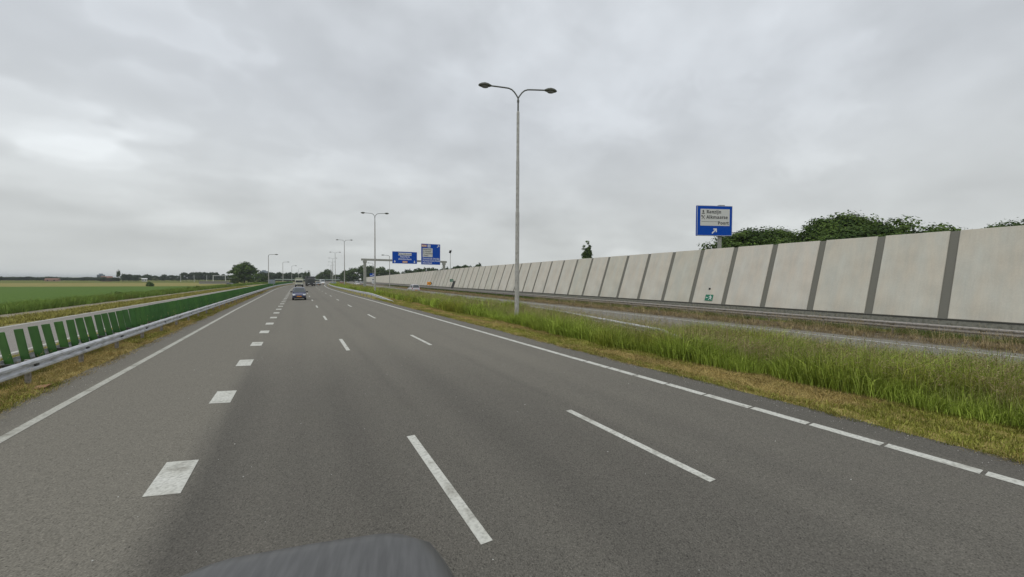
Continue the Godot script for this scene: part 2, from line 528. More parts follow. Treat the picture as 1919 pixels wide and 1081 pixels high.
func roads() -> void:
	var big := FastNoiseLite.new(); big.seed = 61; big.frequency = 0.11; big.fractal_octaves = 4
	var fine := FastNoiseLite.new(); fine.seed = 62; fine.frequency = 0.7; fine.fractal_octaves = 3
	var edge := FastNoiseLite.new(); edge.seed = 63; edge.frequency = 0.9; edge.fractal_octaves = 3
	# the main carriageway; the lane the camera stands in was laid darker near here
	var tone := func(x: float, s: float) -> float:
		var q := 1.0 + 0.05 * big.get_noise_2d(x * 1.6, s * 0.35) + 0.045 * fine.get_noise_2d(x * 1.2, s * 0.25)
		if x < -1.35:
			q *= 1.04
		var d: float = smoothstep(-1.75 + 0.12 * big.get_noise_1d(s * 3.0), -1.0, x) * (1.0 - smoothstep(2.2, 6.5, x)) * (1.0 - smoothstep(6.0, 20.0, s))
		q *= 1.0 - 0.30 * d
		q *= 1.0 - 0.27 * smoothstep(1.6, 4.5, x) * (1.0 - smoothstep(1.0, 16.0, s))
		for c in [-0.98, 0.78]:                                  # rubbered wheel tracks of the dark lane
			q *= 1.0 - (0.15 + 0.06 * big.get_noise_1d(s * 2.0 + c * 40.0)) * d * exp(-pow((x - c) / 0.34, 2.0))
		for c in [-3.6, -2.2, 2.3, 3.7, 5.3, 6.6]:               # worn paler tracks
			q *= 1.0 + (0.05 + 0.03 * big.get_noise_1d(s * 0.8 + c * 50.0)) * exp(-pow((x - c) / 0.33, 2.0))
		for c in [-3.5, 0.0, 3.0, 6.0]:                          # oil between them
			q *= 1.0 - (0.06 + 0.05 * big.get_noise_1d(s * 1.5 + c * 50.0)) * exp(-pow((x - c) / 0.30, 2.0))
		for c in [-1.46, 1.64, 4.6]:                              # seams between the laid strips
			q *= 1.0 - 0.09 * exp(-pow((x - c - 0.32) / 0.10, 2.0))
		if x < left_edge(s) - 0.15 or x > right_edge(s) + 0.2:
			q *= 0.86
		return q
	var road := obj("main_road", road_mesh(func(s): return left_edge(s) - 0.95 + 0.10 * edge.get_noise_1d(s), func(s): return right_edge(s) + 1.12 + 0.10 * edge.get_noise_1d(s + 400.0), -40, 420, 0.0, tone, 64).mesh(M.asphalt))
	meta(road, "", "", "", "structure")
	line_strip(road, "edge_line", M.old_paint, func(s): return left_edge(s) - 0.09, 0.17, -30, 400)
	# the right line: one-metre plates near the camera, then whole
	var s := -12.0
	while s < 9.3:
		mark(road, "line_segment", M.paint, right_edge(s) - 0.025, right_edge(s) + 0.175, s, s + 0.975)
		s += 1.02
	line_strip(road, "edge_line", M.paint, func(q): return right_edge(q) - 0.025, 0.20, s, 400)
	for k in range(-4, 40):
		var z := 6.08 + 3.88 * k
		mark(road, "block_marking", M.paint, -1.655, -1.275, z, z + 0.98, 0.12)
	for k in range(-2, 15):
		var z := 3.35 + 11.62 * k
		mark(road, "lane_dash", M.paint, 1.58 - 0.004 * z, 1.71 - 0.004 * z, z, z + 2.95)
		z = 2.95 + 11.72 * k
		mark(road, "lane_dash", M.paint, 4.72 - 0.012 * minf(z, 45.0), 4.85 - 0.012 * minf(z, 45.0), z, z + 3.05)
	# the carriageway behind the green screen
	var tone2 := func(x: float, q: float) -> float:
		return 1.0 + 0.07 * big.get_noise_2d(x * 2.0 + 90.0, q * 0.3)
	var rl := obj("left_road", road_mesh(func(q): return -13.62 + 0.06 * edge.get_noise_1d(q), func(_q): return -8.3, -40, 420, 0.0, tone2, 10).mesh(M.pale_asphalt))
	meta(rl, "", "", "", "structure")
	line_strip(rl, "edge_line", M.paint, k_(-8.72), 0.16, -30, 400)
	line_strip(rl, "edge_line", M.paint, k_(-13.46), 0.16, -30, 400)
	var dusty: StandardMaterial3D = M.pale_asphalt.duplicate()
	dusty.albedo_color = lin(0.46, 0.42, 0.33)
	var path := obj("cycle_path", road_mesh(func(q): return -17.9 + 0.1 * edge.get_noise_1d(q), func(q): return -15.8 + 0.1 * edge.get_noise_1d(q + 70.0), -30, 300, -0.004, tone2, 4).mesh(dusty))
	meta(path, "", "", "", "structure")
	# the carriageway in front of the noise barrier
	var grey: StandardMaterial3D = M.pale_asphalt.duplicate()
	grey.albedo_color = lin(0.34, 0.333, 0.315)
	var rr := obj("right_road", road_mesh(k_(16.4), func(q): return 23.3 + 0.012 * q, -40, 420, 0.0, tone2, 12).mesh(grey))
	meta(rr, "", "", "", "structure")
	line_strip(rr, "edge_line", M.paint, k_(17.2), 0.15, -30, 400)
	line_strip(rr, "edge_line", M.paint, func(q): return 22.1 + 0.012 * q, 0.15, -30, 400)
	# verges
	var v := obj("mown_verge", strip(func(q): return right_edge(q) + 0.98, k_(11.4), -40, 44, -0.012, 3).mesh(M.hay))
	meta(v, "", "", "", "structure")
	v = obj("mown_verge", strip(func(q): return right_edge(q) + 0.98, k_(11.4), 44, 240, -0.012, 3).mesh(M.meadow))
	meta(v, "", "", "", "structure")
	v = obj("mown_verge", strip(k_(-8.35), func(q): return left_edge(q) - 0.80, -40, 400, -0.012, 3).mesh(M.hay))
	meta(v, "", "", "", "structure")
	v = obj("path_verge", strip(k_(-15.9), k_(-13.55), -40, 400, -0.012, 3).mesh(M.meadow))
	meta(v, "", "", "", "structure")
	v = obj("barrier_verge", strip(func(q): return 23.2 + 0.012 * q, func(q): return 26.9 + 0.03 * q, -40, 270, -0.012, 3).mesh(M.soil))
	meta(v, "", "", "", "structure")

# ---------------------------------------------------------------- guard rails
func w_beam(sign_: float) -> PackedVector2Array:
	var f := [[0.0, 0.0], [0.035, 0.012], [0.075, 0.05], [0.075, 0.10], [0.030, 0.135], [0.030, 0.175], [0.075, 0.21], [0.075, 0.262], [0.035, 0.298], [0.0, 0.31]]
	var out := PackedVector2Array()
	for p in f:
		out.append(Vector2(p[0] * sign_, p[1]))
	for k in range(f.size() - 1, -1, -1):
		out.append(Vector2((f[k][0] - 0.012) * sign_, f[k][1]))
	if sign_ < 0:
		out.reverse()
	return out

func rail_path(fx: Callable, fy: Callable, s0: float, s1: float) -> Array:
	var pts := []
	var sides := []
	var s := s0
	while s <= s1:
		pts.append(Vector3(fx.call(s), fy.call(s), -s))
		s += 2.0 if s < 60 else 5.0
	for k in pts.size():
		var d: Vector3 = pts[mini(k + 1, pts.size() - 1)] - pts[maxi(k - 1, 0)]
		d.y = 0
		sides.append(d.normalized().cross(Vector3.UP))       # to the right of the way ahead
	pts.reverse(); sides.reverse()
	return [pts, sides]

func rail(called: String, label: String, fx: Callable, fy: Callable, s0: float, s1: float, facing: float, steel: Material, step: float, double_side := false) -> Node3D:
	var t := thing(called, label, "guard rail", Vector3(fx.call(s0), 0, -s0))
	var off := -t.position
	var pa := rail_path(func(s): return fx.call(s) + off.x, fy, s0, s1)
	for k in pa[0].size():
		pa[0][k].z += off.z
	var mb := MB.new()
	mb.extrude(w_beam(facing), pa[0], pa[1])
	obj("beam", mb.mesh(steel), t)
	if double_side:
		var back := []
		for k in pa[0].size():
			back.append(pa[0][k] - pa[1][k] * facing * 0.74 + Vector3(0, -0.07, 0))
		mb = MB.new()
		mb.extrude(w_beam(-facing), back, pa[1])
		obj("beam", mb.mesh(steel), t)
	# one post, reused; each post a part with its spacer
	var pm := MB.new()
	pm.box(Vector3(-0.11 * facing, -0.12, 0), Vector3(0.10, 0.84, 0.06), Basis.IDENTITY, 0.008)
	var post_mesh := pm.mesh(M.dull_steel)
	var sm := MB.new()
	sm.box(Vector3(-0.035 * facing, 0.155, 0), Vector3(0.07, 0.2, 0.09), Basis.IDENTITY, 0.006)
	if double_side:
		sm.box(Vector3(-0.37 * facing, 0.17, 0), Vector3(0.66, 0.07, 0.088), Basis.IDENTITY, 0.006)
	var spacer := sm.mesh(M.dark_beam)
	var bm := MB.new()
	bm.box(Vector3(0.045 * facing, 0.155, 0), Vector3(0.03, 0.045, 0.16), Basis.IDENTITY, 0.006)
	var splice := bm.mesh(M.dark_beam)
	var s := s0 + 0.4
	var c := 0
	while s < s1 and c < 110:
		var at := Vector3(fx.call(s), fy.call(s), -s) + off
		for q in [["post", post_mesh], ["spacer", spacer]]:
			var o := obj(q[0], q[1], t)
			o.position = at
		if s < 60:
			obj("splice", splice, t).position = at
		s += step; c += 1
	return t

func guard_rails() -> void:
	var up := func(_s: float) -> float: return 0.29
	rail("median_guard_rail", "double-sided steel guard rail along the left edge of the main road, carrying the green slats", func(s): return -5.72 + bend(s) - 0.003 * minf(s, 60.0), up, 3.0, 330.0, 1.0, M.steel, 2.66, true)
	# the green anti-glare screen: each slat set at an angle across the barrier
	var scr := thing("glare_screen", "long screen of dark green upright slats above the left guard rail", "screen", P(-6.25, 9.9))
	var sm := MB.new()
	sm.box(Vector3(0, 0.445, 0), Vector3(0.31, 0.89, 0.022), Basis.IDENTITY, 0.007)
	var slat := sm.mesh(M.green_slat)
	var greens := []
	for q in [1.0, 0.9, 1.12, 1.0]:
		var gm: StandardMaterial3D = M.green_slat.duplicate()
		gm.albedo_color = lin(0.030 * q * q, 0.125 * q, 0.016)
		greens.append(gm)
	var s := 9.92
	var tilt := RandomNumberGenerator.new(); tilt.seed = 5
	for k in 290:
		var o := obj("slat", slat, scr)
		o.position = R(-6.33, s, 0.375 + 0.012 * tilt.randf()) - scr.position
		o.basis = Basis(Vector3.BACK, 0.165 + tilt.randf_range(-0.025, 0.025)) * Basis(Vector3.UP, deg_to_rad(-38.0 + tilt.randf_range(-4.0, 4.0)))
		o.material_override = greens[tilt.randi() % 4]
		s += 0.645
	var rm := MB.new()
	var pa := rail_path(func(q): return -6.36 + bend(q) + 6.25, func(_q): return 0.0, 9.6, 197.0)
	for k in pa[0].size():
		pa[0][k].z += 9.9
		pa[0][k].y = 0.34
	rm.extrude(PackedVector2Array([Vector2(-0.04, -0.03), Vector2(0.04, -0.03), Vector2(0.04, 0.03), Vector2(-0.04, 0.03)]), pa[0], pa[1])
	obj("bottom_rail", rm.mesh(M.dark_beam), scr)
	# the short rail on the right verge, its near end running into the ground
	rail("verge_guard_rail", "silver guard rail on the right verge with its near end sloping into the ground", func(q): return right_edge(q) + 1.25 + bend(q) + 0.9 * (1.0 - smoothstep(46.0, 60.0, q)), func(q): return lerpf(-0.30, 0.36, smoothstep(44.5, 58.0, q)), 45.0, 150.0, -1.0, M.steel, 2.66)
	rail("inner_guard_rail", "pale steel guard rail half hidden behind the tall grass of the verge", func(q): return 12.1 + 0.19 * (minf(q, 22.0) - 5.0) + 0.02 * maxf(q - 22.0, 0.0), func(q): return lerpf(-0.32, 0.33, smoothstep(6.5, 10.5, q)), 6.5, 40.0, -1.0, M.steel, 2.66)
	rail("barrier_guard_rail", "weathered grey-brown guard rail running along the foot of the concrete noise barrier", func(q): return 26.15 + 0.03 * q, func(_q): return 0.33, -14.0, 262.0, -1.0, M.dull_steel, 2.95)

# ---------------------------------------------------------------- noise barrier
func wall_top(s: float) -> float:
	if s < 75.0: return lerpf(5.42, 5.28, clampf(s / 75.0, 0, 1))
	return lerpf(5.28, 3.5, clampf((s - 75.0) / 180.0, 0, 1))

func noise_wall() -> void:
	var t := thing("noise_barrier", "long leaning noise barrier of pale concrete panels between dark posts", "noise barrier", P(wall_x(0), 0))
	var pitch := 2.95
	var ang := atan(0.03)
	var lean := atan(1.6 / 4.6)
	# frame on the wall: along = ahead, up = up the slope, out = towards the road
	var along := Vector3(sin(ang), 0, -cos(ang))
	var outw := Vector3(-cos(ang), 0, -sin(ang))
	var slope := (Vector3.UP * cos(lean) - outw * sin(lean)).normalized()
	var nrm := along.cross(slope).normalized()
	if nrm.dot(outw) < 0: nrm = -nrm
	var fr := Basis(along, slope, nrm) if along.cross(slope).dot(nrm) > 0 else Basis(-along, slope, nrm)
	var L := 4.87
	var variants := []
	for q in 6:
		var mb := MB.new()
		var w := (pitch - 0.36) / 2.0
		var c := 0.02
		var u := Vector2(0.075 * q, 0.018 * q)
		var d := 0.06
		# face with bevelled rim
		mb.quad(Vector3(-w + c, c, d), Vector3(w - c, c, d), Vector3(w - c, L - c, d), Vector3(-w + c, L - c, d), u + Vector2(0, 0.9), u + Vector2(0.55, 0.0))
		mb.quad(Vector3(-w, 0, d - c), Vector3(w, 0, d - c), Vector3(w - c, c, d), Vector3(-w + c, c, d))
		mb.quad(Vector3(w, 0, d - c), Vector3(w, L, d - c), Vector3(w - c, L - c, d), Vector3(w - c, c, d))
		mb.quad(Vector3(w, L, d - c), Vector3(-w, L, d - c), Vector3(-w + c, L - c, d), Vector3(w - c, L - c, d))
		mb.quad(Vector3(-w, L, d - c), Vector3(-w, 0, d - c), Vector3(-w + c, c, d), Vector3(-w + c, L - c, d))
		mb.quad(Vector3(w, 0, -0.14), Vector3(w, L, -0.14), Vector3(w, L, d - c), Vector3(w, 0, d - c))
		mb.quad(Vector3(-w, L, -0.14), Vector3(-w, 0, -0.14), Vector3(-w, 0, d - c), Vector3(-w, L, d - c))
		mb.quad(Vector3(-w, L, d - c), Vector3(w, L, d - c), Vector3(w, L, -0.14), Vector3(-w, L, -0.14))
		mb.quad(Vector3(w, 0, -0.14), Vector3(-w, 0, -0.14), Vector3(-w, L, -0.14), Vector3(w, L, -0.14))
		mb.quad(Vector3(-w, 0, -0.14), Vector3(w, 0, -0.14), Vector3(w, 0, d - c), Vector3(-w, 0, d - c))
		variants.append(mb.mesh(M.panel))
	var pm := MB.new()
	pm.box(Vector3(0, L / 2 - 0.01, -0.05), Vector3(0.40, L - 0.02, 0.10))
	pm.box(Vector3(0, L / 2 - 0.01, -0.18), Vector3(0.14, L - 0.03, 0.18))
	var post := pm.mesh(M.panel_post)
	var fm := MB.new()
	fm.box(Vector3(0, 0.30, -0.04), Vector3(0.42, 0.92, 0.22))
	var foot := fm.mesh(M.dark_beam)
	var tones := []
	for q in [1.0, 0.97, 1.02, 0.95, 1.0]:
		var tm: StandardMaterial3D = M.panel.duplicate()
		tm.albedo_color = lin(0.70 * q, 0.685 * q * (2.0 - q) ** 0.3, 0.655 * q)
		tones.append(tm)
	var r := RandomNumberGenerator.new(); r.seed = 77
	for k in range(-6, 85):
		var s := 5.88 + pitch * k
		var base := P(wall_x(s) , s, 0.75)
		var h := wall_top(s)
		var sc := (h - 0.75) / 4.6
		var o := obj("panel_post", post, t)
		o.transform = Transform3D(Basis(fr.x, fr.y * sc, fr.z), base - t.position)
		if k < 40:
			o = obj("post_foot", foot, t)
			o.transform = Transform3D(Basis.looking_at(-outw, Vector3.UP), P(wall_x(s), s, 0.0) - t.position + outw * 0.02)
		var sp := s + pitch / 2.0
		base = P(wall_x(sp), sp, 0.75)
		o = obj("concrete_panel", variants[r.randi() % 6], t)
		o.material_override = tones[r.randi() % 5]
		o.transform = Transform3D(Basis(fr.x, fr.y * ((wall_top(sp) - 0.75) / 4.6), fr.z), base - t.position)
	for q in [["lower_beam", -0.14, 0.10, 0.695, 0.745, M.dark_beam], ["plinth", -0.16, 0.16, -0.2, 0.685, M.plinth]]:
		var mb := MB.new()
		var pts := []
		var sides := []
		for s in [258.0, 120.0, 60.0, 20.0, -13.0]:
			pts.append(P(wall_x(s), s) - t.position)
			sides.append(-outw)
		mb.extrude(PackedVector2Array([Vector2(q[1], q[3]), Vector2(q[2], q[3]), Vector2(q[2], q[4]), Vector2(q[1], q[4])]), pts, sides)
		obj(q[0], mb.mesh(q[5]), t)
	# emergency door with its dark opening, far along the wall
	var door := thing("emergency_door", "narrow black emergency door in the noise barrier under a small green sign", "door", P(wall_x(83.4) - 0.26, 83.4), 0)
	door.transform.basis = Basis(fr.x, fr.y, fr.z)
	var mb2 := MB.new()
	mb2.box(Vector3(0, 1.15, 0.10), Vector3(1.35, 2.3, 0.08), Basis.IDENTITY, 0.01)
	obj("leaf", mb2.mesh(M.black), door)
	mb2 = MB.new()
	mb2.box(Vector3(0.5, 1.05, 0.17), Vector3(0.05, 0.22, 0.06))
	obj("handle", mb2.mesh(M.dull_steel), door)
	# green exit signs
	var at := func(s: float, y: float, lift: float) -> Vector3:
		return P(wall_x(s), s, 0.75) + slope * ((y - 0.75) / cos(lean)) + nrm * lift
	var ex := thing("exit_sign", "green emergency exit sign with a white running man on a pale concrete panel", "sign", at.call(18.97, 1.22, 0.085))
	ex.transform.basis = Basis(-along, slope, nrm) if (-along).cross(slope).dot(nrm) > 0 else fr
	exit_sign(ex, 0.66, 0.52)
	var ex2 := thing("exit_sign", "small green exit sign sticking out above the black emergency door", "sign", P(31.0, 83.0, 2.35))
	exit_sign(ex2, 0.85, 0.58)
	mb2 = MB.new()
	mb2.box(Vector3(0.55, 0, -0.05), Vector3(0.5, 0.06, 0.06))
	obj("bracket", mb2.mesh(M.dull_steel), ex2)
	var spot := MB.new()
	spot.tube([Vector3(0, 0, -0.02), Vector3(0, 0, 0.06)], [0.09, 0.07], 10)
	var so := obj("wall_fitting", spot.mesh(M.black))
	meta(so, "small round black fitting on the concrete panel above the running man sign", "fitting")
	so.transform = Transform3D(ex.transform.basis, at.call(19.1, 1.95, 0.07))

func flat_shape(parent: Node, called: String, pts: Array, m: Material, z := 0.0, depth := 0.008) -> void:
	var poly := PackedVector2Array(pts)
	if Geometry2D.is_polygon_clockwise(poly): poly.reverse()
	var mb := MB.new()
	var tr := Geometry2D.triangulate_polygon(poly)
	for k in range(0, tr.size(), 3):
		var a := poly[tr[k]]; var b := poly[tr[k + 1]]; var c := poly[tr[k + 2]]
		if (b - a).cross(c - a) < 0:
			var q := b; b = c; c = q
		mb.tri(Vector3(a.x, a.y, z + depth), Vector3(b.x, b.y, z + depth), Vector3(c.x, c.y, z + depth))
	for k in poly.size():
		var a := poly[k]; var b := poly[(k + 1) % poly.size()]
		mb.quad(Vector3(a.x, a.y, z), Vector3(b.x, b.y, z), Vector3(b.x, b.y, z + depth), Vector3(a.x, a.y, z + depth))
	obj(called, mb.mesh(m), parent)

func circle(o: Vector2, r: float, n := 14) -> Array:
	var out := []
	for k in n:
		out.append(o + Vector2(cos(TAU * k / n), sin(TAU * k / n)) * r)
	return out

func plate(parent: Node, called: String, c: Vector2, s: Vector2, m: Material, z := 0.0, depth := 0.01, rad := 0.0) -> void:
	var h := s / 2.0
	if rad <= 0.0:
		flat_shape(parent, called, [c + Vector2(-h.x, -h.y), c + Vector2(h.x, -h.y), c + Vector2(h.x, h.y), c + Vector2(-h.x, h.y)], m, z, depth)
		return
	var pts := []
	for q in [[1, 1, 0.0], [-1, 1, 0.25], [-1, -1, 0.5], [1, -1, 0.75]]:
		for k in 5:
			var w: float = TAU * (q[2] + 0.25 * k / 4.0)
			pts.append(c + Vector2(q[0] * (h.x - rad), q[1] * (h.y - rad)) + Vector2(cos(w), sin(w)) * rad)
	flat_shape(parent, called, pts, m, z, depth)

func bar(a: Vector2, b: Vector2, w: float) -> Array:
	var d := (b - a).normalized().orthogonal() * w / 2.0
	return [a + d, a - d, b - d, b + d]

func exit_sign(p: Node, w: float, h: float) -> void:
	plate(p, "plate", Vector2.ZERO, Vector2(w, h), M.sign_green, -0.015, 0.03, 0.02)
	var k := h / 0.52
	var z := 0.017
	flat_shape(p, "arrow", bar(Vector2(-0.24, 0) * k, Vector2(-0.08, 0) * k, 0.035 * k), M.sign_white, z, 0.004)
	flat_shape(p, "arrow", [Vector2(-0.28, 0) * k, Vector2(-0.20, -0.055) * k, Vector2(-0.20, 0.055) * k], M.sign_white, z, 0.0045)
	flat_shape(p, "running_man", circle(Vector2(0.09, 0.155) * k, 0.04 * k), M.sign_white, z, 0.004)
	for q in [[0.09, 0.12, 0.15, -0.03, 0.075], [0.08, 0.10, -0.02, 0.04, 0.035], [0.11, 0.11, 0.22, 0.07, 0.035], [0.22, 0.07, 0.25, 0.00, 0.032], [0.14, -0.02, 0.05, -0.10, 0.045], [0.05, -0.10, 0.00, -0.19, 0.04], [0.15, -0.02, 0.19, -0.12, 0.045], [0.19, -0.12, 0.26, -0.15, 0.038]]:
		flat_shape(p, "running_man", bar(Vector2(q[0], q[1]) * k, Vector2(q[2], q[3]) * k, q[4] * k), M.sign_white, z, 0.004)

# ---------------------------------------------------------------- lamps
func lamp_head(dir: float) -> ArrayMesh:
	var mb := MB.new()
	var rs := []
	for q in [[0.0, 0.055, 0.05, 0.0], [0.06, 0.09, 0.075, 0.0], [0.2, 0.15, 0.125, 0.01], [0.4, 0.19, 0.155, 0.01], [0.6, 0.17, 0.13, 0.0], [0.74, 0.11, 0.08, -0.01], [0.80, 0.03, 0.03, -0.015]]:
		var ring := PackedVector3Array()
		for k in 14:
			var w := TAU * k / 14.0
			var y: float = sin(w) * q[2] * (1.0 if sin(w) > 0 else 0.75)
			ring.append(Vector3(dir * q[0], y + q[3], -dir * cos(w) * q[1]))
		if dir > 0: ring.reverse()
		rs.append(ring)
	if dir > 0:
		for k in rs.size(): rs[k].reverse()
	mb.rings(rs)
	return mb.mesh(M.dark_metal)

func lamps() -> void:
	var turn := deg_to_rad(21.0)      # the arms of the row stand a little askew
	var t := thing("double_street_lamp", "tall grey street lamp with two arms standing nearest, in the tall grass", "street lamp", P(11.9, 20.3), -turn, "double-armed lamps on the median")
	var sec := [[0.0, 3.25, 0.145], [3.25, 6.9, 0.125], [6.9, 10.05, 0.105], [10.05, 13.05, 0.09]]
	for q in sec:
		var mb := MB.new()
		mb.tube([Vector3(0, q[0] - 0.3 * float(q[0] == 0.0), 0), Vector3(0, q[1] - 0.10, 0), Vector3(0, q[1] - 0.03, 0), Vector3(0, q[1], 0)], [q[2], q[2] * 0.97, q[2] * 0.93, q[2] * 0.80], 16)
		obj("pole_section", mb.mesh(M.pole), t)
	var mb := MB.new()
	mb.tube([Vector3(0, 13.0, 0), Vector3(0, 13.95, 0)], [0.055, 0.052], 12)
	mb.tube([Vector3(0, 13.62, 0), Vector3(0, 13.74, 0)], [0.075, 0.075], 12)
	obj("top_tube", mb.mesh(M.arm_metal), t)
	for d in [-1.0, 1.0]:
		mb = MB.new()
		var pts := []
		var rad := []
		for q in [[0.0, 13.86], [0.10, 14.03], [0.24, 14.22], [0.40, 14.36], [0.60, 14.43], [0.85, 14.45], [1.25, 14.47], [1.72, 14.49]]:
			pts.append(Vector3(d * q[0], q[1], 0)); rad.append(0.043)
		mb.tube(pts, rad, 10)
		obj("arm", mb.mesh(M.arm_metal), t)
		var h := obj("lamp_head", lamp_head(d), t)
		h.position = Vector3(d * 1.66, 14.49, 0)
		mb = MB.new()
		var rs := []
		for q in [[0.0, 0.15], [-0.05, 0.12], [-0.08, 0.05]]:
			var ring := PackedVector3Array()
			for k in 12:
				ring.append(Vector3(d * 0.40 + 0.24 * q[1] / 0.15 * cos(TAU * k / 12.0), -0.075 + q[0], q[1] * sin(TAU * k / 12.0)))
			rs.append(ring)
		mb.rings(rs)
		obj("lens", mb.mesh(M.lamp_glass), h)
	var words := ["second", "third", "fourth", "fifth", "sixth", "seventh"]
	var spots := [[12.1, 71.6], [12.35, 126.0], [14.5, 187.0], [17.5, 242.0], [21.0, 298.0], [25.1, 370.0]]
	for k in 6:
		copy(t, "double-armed grey street lamp, %s from the camera in the median row" % words[k], P(spots[k][0], spots[k][1]), -turn)
	# single-armed lamps left of the road, arms over it
	var s := thing("single_street_lamp", "slim single-armed street lamp nearest on the left, beside the grey sign back", "street lamp", P(-7.0, 121.0), 0.0, "single-armed lamps along the left road")
	mb = MB.new()
	mb.tube([Vector3(0, -0.3, 0), Vector3(0, 4.0, 0), Vector3(0, 4.05, 0), Vector3(0, 8.4, 0)], [0.12, 0.10, 0.085, 0.07], 12)
	obj("pole", mb.mesh(M.pole), s)
	mb = MB.new()
	var pts2 := [Vector3(0, 8.35, 0), Vector3(0.03, 8.7, 0), Vector3(0.16, 8.92, 0), Vector3(0.4, 9.02, 0), Vector3(1.5, 9.06, 0)]
	mb.tube(pts2, [0.06, 0.055, 0.05, 0.05, 0.05], 10)
	obj("arm", mb.mesh(M.arm_metal), s)
	obj("lamp_head", lamp_head(1.0), s).position = Vector3(1.45, 9.06, 0)
	var left := [[-5.3, 174.0], [-2.9, 223.0], [0.1, 290.0]]
	for k in 3:
		copy(s, "slim single-armed street lamp, %s in the row along the left road" % words[k], P(left[k][0], left[k][1]))
	copy(s, "distant single-armed street lamp whose arm points left, before the far trees", P(8.0, 341.0), PI)
	copy(s, "single-armed street lamp before the noise barrier, just left of the wide blue sign", P(25.4, 124.0, 0), PI, Vector3.ONE * 1.12)
	copy(s, "single-armed street lamp before the far end of the noise barrier, left of the nearer one", P(31.2, 190.0, 0), PI, Vector3.ONE * 1.12)
	# mast with a floodlight and camera behind the barrier
	var mast := thing("camera_mast", "thin mast with a dark floodlight head standing behind the noise barrier", "mast", P(36.0, 97.4))
	mb = MB.new()
	mb.tube([Vector3(0, -1, 0), Vector3(0, 9.9, 0)], [0.10, 0.06], 10)
	obj("pole", mb.mesh(M.pole), mast)
	mb = MB.new()
	mb.box(Vector3(-0.05, 10.1, 0.1), Vector3(0.55, 0.75, 0.4), Basis(Vector3.FORWARD, 0.35), 0.06)
	obj("floodlight", mb.mesh(M.black), mast)
	mb = MB.new()
	mb.tube([Vector3(0.2, 10.45, 0.1), Vector3(0.42, 10.6, 0.1)], [0.05, 0.05], 8)
	obj("bracket", mb.mesh(M.black), mast)

# ---------------------------------------------------------------- signs
func text(parent: Node, s: String, cap: float, at: Vector2, m: Material, z := 0.03, align := HORIZONTAL_ALIGNMENT_CENTER, squeeze := 1.0) -> void:
	var tm := TextMesh.new()
	tm.font = small_font
	tm.text = s
	tm.font_size = 48
	tm.pixel_size = cap / (48.0 * 0.714)
	tm.depth = 0.008
	tm.horizontal_alignment = align
	tm.vertical_alignment = VERTICAL_ALIGNMENT_BOTTOM
	tm.curve_step = 1.5
	tm.material = m
	var o := obj("lettering", tm, parent)
	var box := tm.get_aabb()
	o.scale = Vector3(squeeze, 1, 1)
	o.position = Vector3(at.x, at.y - box.position.y - box.size.y + cap * (1.0 if not "j" in s and not "k" in s and not "l" in s and not "d" in s and not "b" in s and not "(" in s else 1.06), z)

func arrow_up_right(p: Node, o: Vector2, k: float, m: Material, z: float) -> void:
	flat_shape(p, "arrow", bar(o + Vector2(-0.5, -0.5) * k, o + Vector2(0.28, 0.28) * k, 0.24 * k), m, z, 0.006)
	flat_shape(p, "arrow", [o + Vector2(0.5, 0.5) * k, o + Vector2(-0.22, 0.5) * k, o + Vector2(-0.22, 0.27) * k, o + Vector2(0.27, 0.27) * k, o + Vector2(0.27, -0.22) * k, o + Vector2(0.5, -0.22) * k], m, z, 0.007)

func arrow_down(p: Node, o: Vector2, k: float, m: Material, z: float) -> void:
	flat_shape(p, "arrow", [o + Vector2(0, -0.5) * k, o + Vector2(0.42, 0.0) * k, o + Vector2(0.16, 0.0) * k, o + Vector2(0.16, 0.5) * k, o + Vector2(-0.16, 0.5) * k, o + Vector2(-0.16, 0.0) * k, o + Vector2(-0.42, 0.0) * k], m, z, 0.006)

func flower_icon(p: Node, o: Vector2, k: float, z: float) -> void:
	flat_shape(p, "pictogram", circle(o + Vector2(0, 0.22) * k, 0.22 * k), M.sign_black, z, 0.006)
	flat_shape(p, "pictogram", bar(o + Vector2(0, 0.1) * k, o + Vector2(0, -0.3) * k, 0.13 * k), M.sign_black, z, 0.005)
	flat_shape(p, "pictogram", [o + Vector2(-0.42, -0.45) * k, o + Vector2(0.42, -0.45) * k, o + Vector2(0.34, -0.2) * k, o + Vector2(0.1, -0.32) * k, o + Vector2(-0.1, -0.32) * k, o + Vector2(-0.34, -0.2) * k], M.sign_black, z, 0.007)

func cutlery_icon(p: Node, o: Vector2, k: float, z: float) -> void:
	flat_shape(p, "pictogram", bar(o + Vector2(-0.36, -0.45) * k, o + Vector2(0.3, 0.36) * k, 0.10 * k), M.sign_black, z, 0.005)
	flat_shape(p, "pictogram", bar(o + Vector2(0.36, -0.45) * k, o + Vector2(-0.3, 0.36) * k, 0.10 * k), M.sign_black, z, 0.006)
	flat_shape(p, "pictogram", [o + Vector2(-0.44, 0.46) * k, o + Vector2(-0.46, 0.14) * k, o + Vector2(-0.14, 0.12) * k, o + Vector2(-0.12, 0.30) * k, o + Vector2(-0.2, 0.46) * k], M.sign_black, z, 0.007)
	flat_shape(p, "pictogram", bar(o + Vector2(0.2, 0.45) * k, o + Vector2(0.42, 0.2) * k, 0.06 * k), M.sign_black, z, 0.007)

func board(t: Node3D, w: float, h: float, face: Material) -> void:
	plate(t, "board", Vector2.ZERO, Vector2(w, h), M.sign_white, -0.04, 0.05, 0.09)
	plate(t, "blue_face", Vector2.ZERO, Vector2(w - 0.10, h - 0.10), face, 0.011, 0.006, 0.07)

